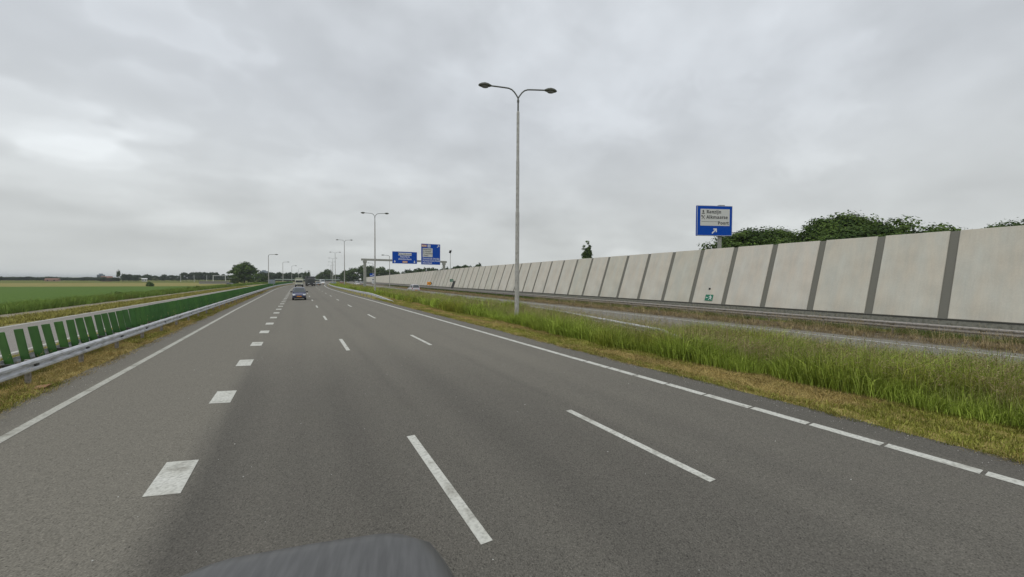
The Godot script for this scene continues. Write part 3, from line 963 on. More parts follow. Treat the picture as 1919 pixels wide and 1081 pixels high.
func signs() -> void:
	# destination sign behind the wall
	var yaw := -atan2(1.4, 3.1)
	var t := thing("destination_sign", "blue destination sign with Ranzijn and Alkmaarse Poort on a white panel, behind the noise barrier", "sign", P(33.05, 20.8, 8.12), yaw)
	var w := 3.42
	var h := 2.75
	var box := MB.new()
	box.box(Vector3(0, 0, -0.09), Vector3(w, h, 0.20), Basis.IDENTITY, 0.03)
	obj("case", box.mesh(M.sign_blue), t)
	for q in [[0, h / 2 - 0.03, w - 0.06, 0.035], [0, -h / 2 + 0.03, w - 0.06, 0.035], [-w / 2 + 0.03, 0, 0.035, h - 0.06], [w / 2 - 0.03, 0, 0.035, h - 0.06]]:
		plate(t, "border", Vector2(q[0], q[1]), Vector2(q[2], q[3]), M.sign_panel, 0.012, 0.004)
	plate(t, "white_panel", Vector2(0.02, 0.30), Vector2(2.82, 1.52), M.sign_panel, 0.012, 0.008, 0.03)
	flower_icon(t, Vector2(-1.12, 0.78), 0.36, 0.022)
	cutlery_icon(t, Vector2(-1.12, 0.31), 0.40, 0.022)
	text(t, "Ranzijn", 0.29, Vector2(-0.82, 0.66), M.sign_black, 0.024, HORIZONTAL_ALIGNMENT_LEFT)
	text(t, "Alkmaarse", 0.29, Vector2(-0.82, 0.18), M.sign_black, 0.024, HORIZONTAL_ALIGNMENT_LEFT)
	text(t, "Poort", 0.29, Vector2(1.36, -0.34), M.sign_black, 0.024, HORIZONTAL_ALIGNMENT_RIGHT)
	plate(t, "rule_line", Vector2(-0.42, -0.09), Vector2(1.7, 0.025), M.sign_black, 0.021, 0.003)
	arrow_up_right(t, Vector2(-0.02, -0.93), 0.46, M.sign_white, 0.014)
	box = MB.new()
	box.tube([Vector3(0.72, -9, -0.32), Vector3(0.72, 1.42, -0.32)], [0.19, 0.17], 14)
	obj("pole", box.mesh(M.gantry), t)
	box = MB.new()
	box.box(Vector3(0.72, 1.42, -0.2), Vector3(0.55, 0.08, 0.3), Basis.IDENTITY, 0.01)
	for y in [-0.9, 0.9]:
		box.box(Vector3(0, y, -0.22), Vector3(2.9, 0.09, 0.06), Basis.IDENTITY, 0.01)
	obj("bracket", box.mesh(M.gantry), t)
	# gantry over the right road
	var g := thing("sign_gantry", "grey steel portal gantry over the right road carrying two blue signs", "gantry", P(14.05, 97.0))
	for x in [0.0, 20.0]:
		box = MB.new()
		box.box(Vector3(x, 3.4, 0), Vector3(0.62, 7.3, 0.5), Basis.IDENTITY, 0.05)
		box.box(Vector3(x, 6.75, 0), Vector3(0.85, 0.5, 0.62), Basis.IDENTITY, 0.05)
		obj("post", box.mesh(M.gantry), g)
	box = MB.new()
	box.box(Vector3(9.95, 7.28, 0), Vector3(21.6, 0.5, 0.55), Basis.IDENTITY, 0.05)
	obj("beam", box.mesh(M.gantry), g)
	for x in [7.2, 11.8, 14.3, 18.0]:
		box = MB.new()
		box.box(Vector3(x, 7.9, 0.36), Vector3(0.16, 2.6, 0.14), Basis.IDENTITY, 0.02)
		obj("sign_bracket", box.mesh(M.gantry), g)
	# wide sign
	var a := thing("gantry_sign", "wide blue gantry sign with white lettering and two lane arrows", "sign", P(23.5, 96.4, 8.02))
	board(a, 6.25, 3.05, M.sign_blue)
	plate(a, "white_panel", Vector2(0.03, 0.88), Vector2(3.35, 0.66), M.sign_white, 0.018, 0.006, 0.05)
	text(a, "Ring Alkmaar", 0.38, Vector2(0.03, 0.70), M.sign_black, 0.026)
	text(a, "Haarlem", 0.42, Vector2(0.05, 0.02), M.sign_white, 0.02)
	text(a, "Amsterdam", 0.42, Vector2(0.05, -0.56), M.sign_white, 0.02)
	plate(a, "route_panel", Vector2(0.05, -1.08), Vector2(1.25, 0.5), M.sign_orange, 0.018, 0.006, 0.05)
	text(a, "N242", 0.30, Vector2(0.05, -1.23), M.sign_white, 0.026)
	for x in [-2.5, 2.45]:
		arrow_down(a, Vector2(x, -1.02), 0.62, M.sign_white, 0.018)
	# exit sign
	var b := thing("gantry_sign", "tall blue gantry exit sign with a white panel and an arrow up right", "sign", P(30.25, 96.4, 9.12))
	board(b, 5.15, 5.45, M.sign_blue)
	plate(b, "route_panel", Vector2(-1.78, 2.18), Vector2(1.35, 0.58), M.sign_orange, 0.018, 0.006, 0.05)
	text(b, "N242", 0.34, Vector2(-1.78, 2.0), M.sign_white, 0.026)
	plate(b, "exit_panel", Vector2(-0.48, 2.15), Vector2(0.72, 0.72), M.sign_white, 0.018, 0.006, 0.05)
	text(b, "8", 0.42, Vector2(-0.48, 1.94), M.sign_blue, 0.026)
	arrow_up_right(b, Vector2(2.0, 2.15), 0.6, M.sign_white, 0.018)
	plate(b, "white_panel", Vector2(-0.86, 0.42), Vector2(2.65, 2.3), M.sign_panel, 0.018, 0.006, 0.05)
	text(b, "Beverkoog", 0.34, Vector2(-2.02, 1.10), M.sign_black, 0.026, HORIZONTAL_ALIGNMENT_LEFT, 0.9)
	flower_icon(b, Vector2(-1.85, 0.74), 0.4, 0.024)
	text(b, "Ranzijn", 0.34, Vector2(-1.5, 0.58), M.sign_black, 0.026, HORIZONTAL_ALIGNMENT_LEFT, 0.95)
	cutlery_icon(b, Vector2(-1.85, 0.2), 0.4, 0.024)
	text(b, "Alkmaarse", 0.34, Vector2(-1.5, 0.03), M.sign_black, 0.026, HORIZONTAL_ALIGNMENT_LEFT, 0.86)
	text(b, "Poort", 0.34, Vector2(-1.95, -0.5), M.sign_black, 0.026, HORIZONTAL_ALIGNMENT_LEFT)
	text(b, "Zaanstad (N246)", 0.40, Vector2(-2.2, -1.34), M.sign_white, 0.02, HORIZONTAL_ALIGNMENT_LEFT, 1.05)
	text(b, "Purmerend (N244)", 0.40, Vector2(-2.2, -1.90), M.sign_white, 0.02, HORIZONTAL_ALIGNMENT_LEFT, 0.98)
	text(b, "Akersloot", 0.40, Vector2(-2.2, -2.46), M.sign_white, 0.02, HORIZONTAL_ALIGNMENT_LEFT, 0.98)
	# yellow detour sign
	var d := thing("detour_sign", "orange detour sign with a black arrow pointing right, before the noise barrier", "sign", P(26.35, 85.0, 1.64))
	flat_shape(d, "plate", [Vector2(-0.55, -0.36), Vector2(0.32, -0.36), Vector2(0.6, 0), Vector2(0.32, 0.36), Vector2(-0.55, 0.36)], M.sign_amber, 0, 0.03)
	flat_shape(d, "border_ring", circle(Vector2(-0.12, 0), 0.12, 10), M.sign_black, 0.031, 0.004)
	flat_shape(d, "arrow", [Vector2(0.22, -0.36), Vector2(0.36, -0.36), Vector2(0.62, 0), Vector2(0.36, 0.36), Vector2(0.22, 0.36), Vector2(0.42, 0)], M.sign_black, 0.031, 0.005)
	box = MB.new()
	box.tube([Vector3(-0.05, -1.9, -0.04), Vector3(-0.05, 0.3, -0.04)], [0.04, 0.04], 8)
	obj("pole", box.mesh(M.dull_steel), d)
	# far blue sign over the end of the barrier
	var e := thing("direction_sign", "small blue direction sign far off above the end of the noise barrier", "sign", P(39.2, 242.0, 4.9))
	plate(e, "board", Vector2.ZERO, Vector2(2.7, 1.9), M.sign_blue, 0, 0.08, 0.06)
	arrow_up_right(e, Vector2(0.5, 0.25), 0.8, M.sign_white, 0.082)
	plate(e, "white_panel", Vector2(-0.5, -0.35), Vector2(1.2, 0.3), M.sign_white, 0.082, 0.01)
	box = MB.new()
	for x in [-1.0, 1.0]:
		box = MB.new()
		box.tube([Vector3(x, -5.0, -0.1), Vector3(x, 0.8, -0.1)], [0.07, 0.07], 8)
		obj("pole", box.mesh(M.gantry), e)
	# back of a sign left of the road
	var bk := thing("road_sign", "grey back of a road sign on two posts beside the left guard rail", "sign", P(-5.9, 114.0, 1.75))
	plate(bk, "board", Vector2.ZERO, Vector2(1.45, 1.05), M.sign_back, 0, 0.04, 0.05)
	box = MB.new()
	for x in [-0.4, 0.4]:
		box = MB.new()
		box.tube([Vector3(x, -1.9, 0.07), Vector3(x, 0.45, 0.07)], [0.04, 0.04], 8)
		obj("pole", box.mesh(M.gantry), bk)
	# white sign and red box beyond the grass, by the second lamp
	var ws := thing("information_sign", "narrow white sign with dark symbols seen beyond the second median lamp", "sign", P(15.9, 97.0, 2.1))
	plate(ws, "board", Vector2.ZERO, Vector2(0.55, 1.25), M.sign_white, 0, 0.04, 0.04)
	flat_shape(ws, "symbol", circle(Vector2(0.03, 0.3), 0.16), M.sign_black, 0.041, 0.006)
	plate(ws, "symbol", Vector2(0.05, -0.28), Vector2(0.14, 0.34), M.sign_black, 0.041, 0.006)
	box = MB.new()
	box.tube([Vector3(0, -2.2, -0.05), Vector3(0, 0.5, -0.05)], [0.04, 0.04], 8)
	obj("pole", box.mesh(M.gantry), ws)

# ---------------------------------------------------------------- vehicles
func ring_at(u: float, w: float, y0: float, y1: float, n := 20, pw := 0.42) -> PackedVector3Array:
	var out := PackedVector3Array()
	for k in n:
		var a := TAU * k / n
		var x: float = signf(cos(a)) * pow(absf(cos(a)), pw) * w
		var y: float = signf(sin(a)) * pow(absf(sin(a)), pw)
		out.append(Vector3(x, (y0 + y1) / 2 + y * (y1 - y0) / 2, u))
	return out

func spline(st: Array, m: int) -> Array:          # stations refined by Catmull-Rom
	var out := []
	for k in st.size() - 1:
		for q in m:
			var f := float(q) / m
			var row := []
			for e in st[0].size():
				var p0: float = st[maxi(k - 1, 0)][e]; var p1: float = st[k][e]; var p2: float = st[k + 1][e]; var p3: float = st[mini(k + 2, st.size() - 1)][e]
				row.append(cubic_interpolate(p1, p2, p0, p3, f) if e > 0 else lerpf(p1, p2, f))
			out.append(row)
	out.append(st[st.size() - 1])
	return out

# A car whose front looks along +z, standing on y = 0. body: [z from the rear, half width, bottom, top]; cabin: [z, half width at belt, half width at roof, belt, roof]
func car(t: Node3D, paint: Material, body: Array, cabin: Array, roof: Vector2, wheels: Array, wr := 0.30, plate_mat: Material = null, lamp_drop := 0.13) -> void:
	var mb := MB.new()
	var rs := []
	for q in spline(body, 3):
		rs.append(ring_at(q[0], q[1], q[2], q[3]))
	mb.rings(rs)
	obj("body", mb.mesh(paint), t)
	mb = MB.new()
	rs = []
	var rr := []
	for q in spline(cabin, 3):
		var ring := PackedVector3Array()
		var h: float = q[4] - q[3]
		for p in [[1, 0.0], [1, 0.5], [1, 0.88], [0.86, 1.0], [0.4, 1.03], [-0.4, 1.03], [-0.86, 1.0], [-1, 0.88], [-1, 0.5], [-1, 0.0]]:
			var w: float = lerpf(q[1], q[2], minf(p[1], 1.0))
			ring.append(Vector3(p[0] * w, q[3] + h * p[1], q[0]))
		rs.append(ring)
		if q[0] >= roof.x and q[0] <= roof.y:
			var r2 := PackedVector3Array()
			for k in range(2, 8):
				r2.append(ring[k] + Vector3(signf(ring[k].x) * 0.008, 0.012, 0))
			for k in range(7, 1, -1):
				r2.append(ring[k] + Vector3(-signf(ring[k].x) * 0.01, -0.02, 0))
			rr.append(r2)
	mb.rings(rs)
	obj("windows", mb.mesh(M.glass), t)
	mb = MB.new()
	mb.rings(rr, false)
	obj("roof", mb.mesh(paint), t)
	# pillars from belt to roof at both ends and in the middle
	for sd in [-1.0, 1.0]:
		for pr in [[0, roof.x], [cabin.size() - 1, roof.y], [-1, (roof.x + roof.y) / 2]]:
			var c0: Array = cabin[pr[0]] if pr[0] >= 0 else cabin[cabin.size() / 2]
			var c1: Array = cabin[cabin.size() / 2]
			for q in cabin:
				if absf(q[0] - pr[1]) < absf(c1[0] - pr[1]): c1 = q
			mb = MB.new()
			var z0: float = c0[0] if pr[0] >= 0 else pr[1]
			mb.tube([Vector3(sd * c0[1], c0[3], z0), Vector3(sd * (c1[2] * 0.99), c1[4] - 0.02, pr[1])], [0.045, 0.035], 6)
			obj("pillar", mb.mesh(paint), t)
	var z_front: float = body[body.size() - 1][0]
	for q in wheels:
		for sd in [-1.0, 1.0]:
			mb = MB.new()
			var x: float = sd * q[1]
			mb.tube([Vector3(x - 0.1, wr, q[0]), Vector3(x - 0.08, wr, q[0]), Vector3(x + 0.08, wr, q[0]), Vector3(x + 0.1, wr, q[0])], [wr * 0.9, wr, wr, wr * 0.9], 18)
			var ty := obj("wheel", mb.mesh(M.tyre), t)
			mb = MB.new()
			mb.tube([Vector3(x + sd * 0.09, wr, q[0]), Vector3(x + sd * 0.115, wr, q[0])], [wr * 0.62, wr * 0.55], 14)
			obj("rim", mb.mesh(M.rim), ty)
	for sd in [-1.0, 1.0]:
		var c: Array = cabin[cabin.size() - 1]
		mb = MB.new()
		mb.box(Vector3(sd * (c[1] + 0.20), c[3] + 0.09, c[0] - 0.45), Vector3(0.22, 0.15, 0.1), Basis.IDENTITY, 0.03)
		mb.box(Vector3(sd * (c[1] + 0.06), c[3] + 0.05, c[0] - 0.45), Vector3(0.14, 0.05, 0.06))
		obj("mirror", mb.mesh(M.trim), t)
	if plate_mat:
		mb = MB.new()
		mb.box(Vector3(0, 0.47, z_front + 0.03), Vector3(0.50, 0.12, 0.03))
		obj("number_plate", mb.mesh(plate_mat), t)
		mb = MB.new()
		mb.box(Vector3(0, 0.46, 0.0 - 0.02), Vector3(0.50, 0.12, 0.05))
		obj("number_plate", mb.mesh(plate_mat), t)
	for sd in [-1.0, 1.0]:
		var fb: Array = body[body.size() - 2]
		mb = MB.new()
		mb.box(Vector3(sd * fb[1] * 0.80, fb[3] - 0.07, z_front - 0.02), Vector3(0.27, 0.17, 0.22), Basis(Vector3.UP, sd * 0.5), 0.045)
		obj("headlight", mb.mesh(M.headlamp), t)
		var rb: Array = body[1]
		mb = MB.new()
		mb.box(Vector3(sd * rb[1] * 0.93, rb[3] - lamp_drop, 0.10), Vector3(0.16, 0.26, 0.2), Basis(Vector3.UP, -sd * 0.4), 0.04)
		obj("tail_light", mb.mesh(M.tail_lamp), t)
	mb = MB.new()
	mb.box(Vector3(0, 0.36, z_front + 0.0), Vector3(body[body.size() - 1][1] * 1.7, 0.13, 0.07), Basis.IDENTITY, 0.02)
	obj("grille", mb.mesh(M.trim), t)

func hatch(t: Node3D, paint: Material, wide := 1.0, high := 1.0) -> void:
	var w := wide
	var h := high
	car(t, paint, [[0.0, 0.66 * w, 0.36, 0.80], [0.06, 0.76 * w, 0.28, 0.92], [0.3, 0.80 * w, 0.22, 0.96 * h], [1.2, 0.83 * w, 0.2, 0.97 * h], [2.6, 0.83 * w, 0.2, 0.96 * h], [3.0, 0.82 * w, 0.2, 0.90 * h], [3.45, 0.79 * w, 0.22, 0.80], [3.7, 0.74 * w, 0.25, 0.71], [3.8, 0.64 * w, 0.33, 0.60]],
		[[0.10, 0.66 * w, 0.62 * w, 0.92, 0.98 * h], [0.42, 0.72 * w, 0.58 * w, 0.94, 1.40 * h], [0.9, 0.75 * w, 0.60 * w, 0.95, 1.45 * h], [1.9, 0.76 * w, 0.60 * w, 0.95, 1.45 * h], [2.35, 0.75 * w, 0.58 * w, 0.94, 1.34 * h], [3.02, 0.70 * w, 0.66 * w, 0.90, 0.92 * h]], Vector2(0.40, 2.2), [[0.65, 0.70 * w], [3.05, 0.70 * w]], 0.29, M.plate)

func lorry(t: Node3D, cab: Material, cargo: Material, ln: float, w: float, ch: float, bh: float) -> void:
	var hw := w / 2
	var mb := MB.new()
	mb.box(Vector3(0, 0.65 + ch / 2, ln - 0.95), Vector3(w - 0.1, ch, 1.8), Basis.IDENTITY, 0.14)
	obj("cab", mb.mesh(cab), t)
	mb = MB.new()
	mb.box(Vector3(0, 0.65 + ch * 0.66, ln - 0.06), Vector3(w - 0.4, ch * 0.36, 0.06), Basis.IDENTITY, 0.02)
	obj("windscreen", mb.mesh(M.glass), t)
	mb = MB.new()
	mb.box(Vector3(0, 0.65, ln - 0.05), Vector3(w - 0.15, 0.42, 0.25), Basis.IDENTITY, 0.05)
	obj("bumper", mb.mesh(M.trim), t)
	for sd in [-1.0, 1.0]:
		mb = MB.new()
		mb.box(Vector3(sd * (hw - 0.4), 0.88, ln - 0.02), Vector3(0.34, 0.2, 0.12), Basis.IDENTITY, 0.03)
		obj("headlight", mb.mesh(M.headlamp), t)
		mb = MB.new()
		mb.box(Vector3(sd * (hw + 0.14), 0.65 + ch * 0.66, ln - 0.25), Vector3(0.18, 0.5, 0.12), Basis.IDENTITY, 0.03)
		obj("mirror", mb.mesh(M.trim), t)
		for z in [ln - 1.3, 1.4, 2.7]:
			mb = MB.new()
			var x: float = sd * (hw - 0.2)
			mb.tube([Vector3(x - 0.15, 0.5, z), Vector3(x - 0.12, 0.5, z), Vector3(x + 0.12, 0.5, z), Vector3(x + 0.15, 0.5, z)], [0.45, 0.5, 0.5, 0.45], 16)
			obj("wheel", mb.mesh(M.tyre), t)
	mb = MB.new()
	mb.box(Vector3(0, 1.0 + bh / 2, (ln - 2.1) / 2), Vector3(w, bh, ln - 2.1), Basis.IDENTITY, 0.04)
	obj("load_body", mb.mesh(cargo), t)
	mb = MB.new()
	mb.box(Vector3(0, 0.85, (ln - 1.0) / 2), Vector3(0.9, 0.28, ln - 1.2))
	obj("chassis", mb.mesh(M.trim), t)
	mb = MB.new()
	mb.box(Vector3(0, 0.65 + ch + 0.22, ln - 1.2), Vector3(w - 0.5, 0.45, 1.0), Basis(Vector3.RIGHT, 0.25), 0.1)
	obj("roof_deflector", mb.mesh(cargo), t)

func vehicles() -> void:
	# the car that carries the camera: only its boot reaches into the picture
	var me := thing("camera_car", "dark grey car with its rounded boot lid in view at the bottom edge", "car", P(0.06, 2.78, -0.03), deg_to_rad(-14.0))
	var dp := mat(lin(0.115, 0.115, 0.115), 0.5, 0.2, {"clearcoat_enabled": true, "clearcoat": 0.25, "clearcoat_roughness": 0.25})
	dp.albedo_texture = noise_tex(41, 0.02, 256, [[0.0, Color(0.8, 0.8, 0.8)], [1.0, Color(1, 1, 1)]], 5)
	dp.uv1_triplanar = true
	dp.uv1_scale = Vector3(3.0, 1.0, 0.35)
	car(me, dp, [[0.0, 0.50, 0.40, 0.84], [0.025, 0.60, 0.34, 0.92], [0.08, 0.70, 0.28, 0.975], [0.2, 0.83, 0.24, 1.005], [0.45, 0.91, 0.22, 1.02], [0.9, 0.96, 0.2, 1.03], [1.9, 0.96, 0.2, 1.03], [3.2, 0.86, 0.2, 0.98], [4.0, 0.82, 0.22, 0.86], [4.35, 0.74, 0.25, 0.72], [4.45, 0.6, 0.34, 0.6]],
		[[1.22, 0.70, 0.66, 1.0, 1.05], [1.72, 0.74, 0.60, 1.0, 1.42], [1.9, 0.76, 0.6, 1.0, 1.47], [2.6, 0.76, 0.6, 0.98, 1.47], [3.0, 0.74, 0.58, 0.96, 1.36], [3.6, 0.7, 0.66, 0.92, 0.95]], Vector2(1.68, 2.9), [[0.85, 0.78], [3.5, 0.74]], 0.31, M.plate, 0.33)
	# traffic coming towards the camera
	var blue := thing("blue_hatchback", "small dark blue hatchback with headlights on, driving towards the camera", "car", P(0.08, 52.0 + 3.8))
	hatch(blue, car_paint(0.035, 0.042, 0.11), 0.92, 1.04)
	var tr := thing("cream_lorry", "cream lorry cab driving behind the blue hatchback in the left lane", "lorry", R(-0.4, 126.0 + 7.5, 0))
	lorry(tr, car_paint(0.50, 0.50, 0.40, 0.45, 0.0), mat(lin(0.22, 0.24, 0.17), 0.8), 7.5, 2.2, 1.65, 1.75)
	var dk := thing("dark_lorry", "dark grey lorry following close beside the cream one", "lorry", R(1.9, 142.0 + 9.0, 0), deg_to_rad(4))
	lorry(dk, car_paint(0.03, 0.033, 0.038, 0.5, 0.0), mat(lin(0.03, 0.033, 0.035), 0.7), 9.0, 2.3, 2.0, 2.3)
	var van := thing("white_van", "white van far down the road beyond the lorries", "van", R(5.6, 182.0 + 5.0, 0), deg_to_rad(3))
	var wp := car_paint(0.75, 0.76, 0.77, 0.35, 0.0)
	car(van, wp, [[0.0, 0.86, 0.4, 1.5], [0.1, 0.92, 0.3, 1.6], [1.0, 0.95, 0.25, 1.6], [3.4, 0.95, 0.25, 1.5], [4.2, 0.92, 0.25, 1.25], [4.7, 0.88, 0.28, 1.05], [4.9, 0.78, 0.35, 0.85]],
		[[0.05, 0.86, 0.8, 1.4, 1.7], [0.15, 0.9, 0.82, 1.4, 2.1], [1.5, 0.9, 0.82, 1.4, 2.15], [3.0, 0.9, 0.82, 1.4, 2.15], [3.5, 0.9, 0.8, 1.4, 2.0], [4.3, 0.86, 0.8, 1.2, 1.3]], Vector2(0.1, 3.45), [[0.9, 0.82], [3.9, 0.82]], 0.34, M.plate)
	var gr := thing("grey_hatchback", "small grey car beside the white van far down the road", "car", R(4.5, 158.0 + 3.8, 0), deg_to_rad(3))
	hatch(gr, car_paint(0.16, 0.17, 0.175), 0.95, 1.0)
	# traffic going away on the right road
	var sv := thing("silver_hatchback", "silver hatchback seen from behind on the right road before the noise barrier", "car", P(19.9, 72.5), PI - deg_to_rad(3))
	sv.rotation.y = PI
	sv.position = P(19.9, 76.4 - 3.8)
	hatch(sv, car_paint(0.52, 0.50, 0.53, 0.35, 0.1), 1.02, 1.05)
	var w1 := thing("white_hatchback", "white car at the far end of the right road, left of the gantry post", "car", R(18.8, 160.0, 0), PI)
	hatch(w1, wp, 1.0, 1.0)
	var w2 := thing("silver_estate_car", "silver-grey car just ahead of the white one at the far end of the right road", "car", R(20.9, 166.0, 0), PI)
	hatch(w2, car_paint(0.40, 0.41, 0.42), 1.05, 1.0)
	var rd := thing("dark_red_hatchback", "dark red car far off on the right road beyond the median", "car", R(13.9, 186.0, 0), PI)
	hatch(rd, car_paint(0.22, 0.05, 0.045), 1.05, 1.0)
	var tk := thing("tanker_lorry", "white round-ended tanker lorry far off beyond the two pale cars", "lorry", R(27.0, 325.0, 0), PI)
	var mb := MB.new()
	var rs := []
	for q in [[0.0, 0.15], [0.1, 0.6], [0.35, 0.85], [7.0, 0.85], [7.3, 0.6]]:
		var ring := PackedVector3Array()
		for k in 16:
			ring.append(Vector3(cos(TAU * k / 16.0) * q[1], 2.0 + sin(TAU * k / 16.0) * q[1], q[0]))
		rs.append(ring)
	mb.rings(rs)
	obj("tank", mb.mesh(wp), tk)
	mb = MB.new()
	mb.box(Vector3(0, 1.6, 8.7), Vector3(2.2, 2.2, 1.8), Basis.IDENTITY, 0.12)
	obj("cab", mb.mesh(wp), tk)
	mb = MB.new()
	mb.box(Vector3(0, 0.85, 4.6), Vector3(1.2, 0.3, 8.4))
	obj("chassis", mb.mesh(M.trim), tk)
	for z in [1.2, 2.5, 8.6]:
		for sd in [-1.0, 1.0]:
			mb = MB.new()
			mb.tube([Vector3(sd * 0.8 - 0.14, 0.5, z), Vector3(sd * 0.8 + 0.14, 0.5, z)], [0.5, 0.5], 14)
			obj("wheel", mb.mesh(M.tyre), tk)
	# parked by the big tree
	var pk := thing("parked_dark_car", "black car parked at the field edge left of the big tree", "car", P(-32.0, 242.0, -1.5), deg_to_rad(60))
	hatch(pk, car_paint(0.02, 0.02, 0.025), 1.1, 1.1)

# ---------------------------------------------------------------- far things
func house(called: String, label: String, at: Vector3, w: float, d: float, h: float, rh: float, wall: Material, roof: Material, turn: float) -> void:
	var t := thing(called, label, "house", at, turn)
	var mb := MB.new()
	mb.box(Vector3(0, h / 2, 0), Vector3(w, h, d))
	obj("wall", mb.mesh(wall), t)
	mb = MB.new()
	var e := 0.3
	var a := Vector3(-w / 2 - e, h - 0.1, d / 2 + e); var b := Vector3(w / 2 + e, h - 0.1, d / 2 + e)
	var c := Vector3(w / 2 + e, h - 0.1, -d / 2 - e); var f := Vector3(-w / 2 - e, h - 0.1, -d / 2 - e)
	var r0 := Vector3(-w / 2 - e, h + rh, 0); var r1 := Vector3(w / 2 + e, h + rh, 0)
	mb.quad(a, b, r1, r0)
	mb.quad(c, f, r0, r1)
	mb.tri(b, c, r1)
	mb.tri(f, a, r0)
	mb.quad(f, c, b, a)
	obj("roof", mb.mesh(roof), t)
	for x in [-w * 0.28, w * 0.22]:
		mb = MB.new()
		mb.box(Vector3(x, h * 0.55, d / 2 + 0.01), Vector3(0.9, 0.9, 0.08))
		obj("window", mb.mesh(M.glass), t)

func far_things() -> void:
	house("farmhouse", "small brick farmhouse with a red roof among dark trees beyond the fields", P(-158, 500, -1.5), 7, 6, 2.8, 2.2, M.brick_wall, M.roof_dull, 0.3)
	house("farm_barn", "low barn with a rusty red roof far left beyond the dry meadow", P(-196, 508, -1.5), 8, 6, 1.6, 1.2, M.brick_wall, M.roof_dull, 0.1)
	house("white_shed", "small white shed at the foot of a round tree far beyond the field", P(-131, 498, -1.5), 3.6, 4, 2.6, 0.7, M.pale_wall, M.pale_wall, 0.2)
	var gh := thing("greenhouse", "long pale greenhouse on the far left horizon", "greenhouse", P(-262, 690, -1.5), 0.35)
	var mb := MB.new()
	for k in 3:
		var x := -8.0 + k * 8.0
		mb.box(Vector3(x, 1.4, 0), Vector3(7.9, 2.8, 16))
		mb.quad(Vector3(x - 4, 2.8, 8), Vector3(x, 4.0, 8), Vector3(x, 4.0, -8), Vector3(x - 4, 2.8, -8))
		mb.quad(Vector3(x, 4.0, 8), Vector3(x + 4, 2.8, 8), Vector3(x + 4, 2.8, -8), Vector3(x, 4.0, -8))
		mb.tri(Vector3(x - 4, 2.8, 8), Vector3(x + 4, 2.8, 8), Vector3(x, 4.0, 8))
	obj("glass_bay", mb.mesh(mat(lin(0.42, 0.48, 0.47), 0.4)), gh)
	for q in [["tower_block", "blue-grey tower block on the horizon right of the big tree", -49.0, 740.0, 11.0, 15.5], ["office_tower", "small grey tower on the far left horizon above the trees", -246.0, 760.0, 4.5, 7.6]]:
		var t := thing(q[0], q[1], "building", P(q[2], q[3], -1.5))
		mb = MB.new()
		mb.box(Vector3(0, q[5] / 2, 0), Vector3(q[4], q[5], 12))
		obj("wall", mb.mesh(M.grey_wall), t)
		mb = MB.new()
		mb.box(Vector3(0, q[5] + 0.7, 0), Vector3(q[4] * 0.5, 1.6, 6))
		obj("plant_room", mb.mesh(M.grey_wall), t)
		for k in 4:
			mb = MB.new()
			mb.box(Vector3(0, q[5] * (0.2 + 0.2 * k), 6.02), Vector3(q[4] * 0.86, 1.2, 0.1))
			obj("window", mb.mesh(M.glass), t)
	# overpass beyond the bend
	var br := thing("road_overpass", "low pale green overpass crossing beyond the bend of the road", "bridge", P(22.0, 372.0))
	br.rotation.y = deg_to_rad(-6)
	mb = MB.new()
	mb.box(Vector3(0, 0.62, 0), Vector3(78, 0.9, 6.0), Basis.IDENTITY, 0.05)
	obj("deck", mb.mesh(M.black), br)
	mb = MB.new()
	mb.box(Vector3(0, 1.5, 3.05), Vector3(78, 0.75, 0.25), Basis.IDENTITY, 0.04)
	obj("parapet", mb.mesh(M.pale_green), br)
	for x in [-30.0, -10.0, 10.0, 30.0]:
		mb = MB.new()
		mb.box(Vector3(x, 0.0, 0), Vector3(1.0, 1.2, 4.0))
		obj("pier", mb.mesh(M.plinth), br)
	# crash cushion on the median nose
	var cc := thing("crash_cushion", "blue-grey crash cushion on the grass nose under the far median lamps", "crash cushion", P(13.6, 181.0))
	for k in 5:
		mb = MB.new()
		mb.box(Vector3(0, 0.5, -k * 0.9), Vector3(1.7 + 0.12 * k, 1.0, 0.82), Basis.IDENTITY, 0.05)
		obj("segment", mb.mesh(M.sign_back), cc)
	# low concrete barrier and pale gantry near the big tree
	var cb := thing("concrete_barrier", "low pale concrete barrier beyond the field, left of the big tree", "barrier", P(-50.0, 318.0, -1.5), deg_to_rad(8))
	mb = MB.new()
	mb.extrude(PackedVector2Array([Vector2(-0.5, 0), Vector2(0.5, 0), Vector2(0.25, 0.6), Vector2(0.2, 1.9), Vector2(-0.2, 1.9), Vector2(-0.25, 0.6)]), [Vector3(-7, 0, 0), Vector3(9, 0, 0)], [Vector3(0, 0, 1), Vector3(0, 0, 1)])
	obj("wall_section", mb.mesh(M.plinth), cb)
	var pg := thing("pale_portal", "small pale portal frame before the trees left of the big tree", "gantry", P(-60.0, 410.0, -1.5))
	mb = MB.new()
	for x in [-4.0, 4.5]:
		mb.box(Vector3(x, 3.0, 0), Vector3(0.4, 6.2, 0.4))
	mb.box(Vector3(0.25, 6.0, 0), Vector3(9.2, 0.4, 0.39))
	obj("frame", mb.mesh(M.pale_wall), pg)
	var side_posts := thing("utility_pole", "pale utility pole before the trees far across the field", "pole", P(-98, 470, -1.5), 0, "pale poles beyond the field")
	mb = MB.new()
	mb.tube([Vector3(0, 0, 0), Vector3(0, 6.6, 0)], [0.16, 0.13], 8)
	obj("pole", mb.mesh(M.pale_wall), side_posts)
	for q in [[-88.0, 470.0], [-80.0, 480.0], [-41.0, 400.0], [-12.0, 400.0], [3.0, 420.0]]:
		copy(side_posts, "", P(q[0], q[1], -1.5 if q[0] < -20 else -0.2))
	# litter on the left verge
	var lt := obj("cardboard_scrap", null)
	mb = MB.new()
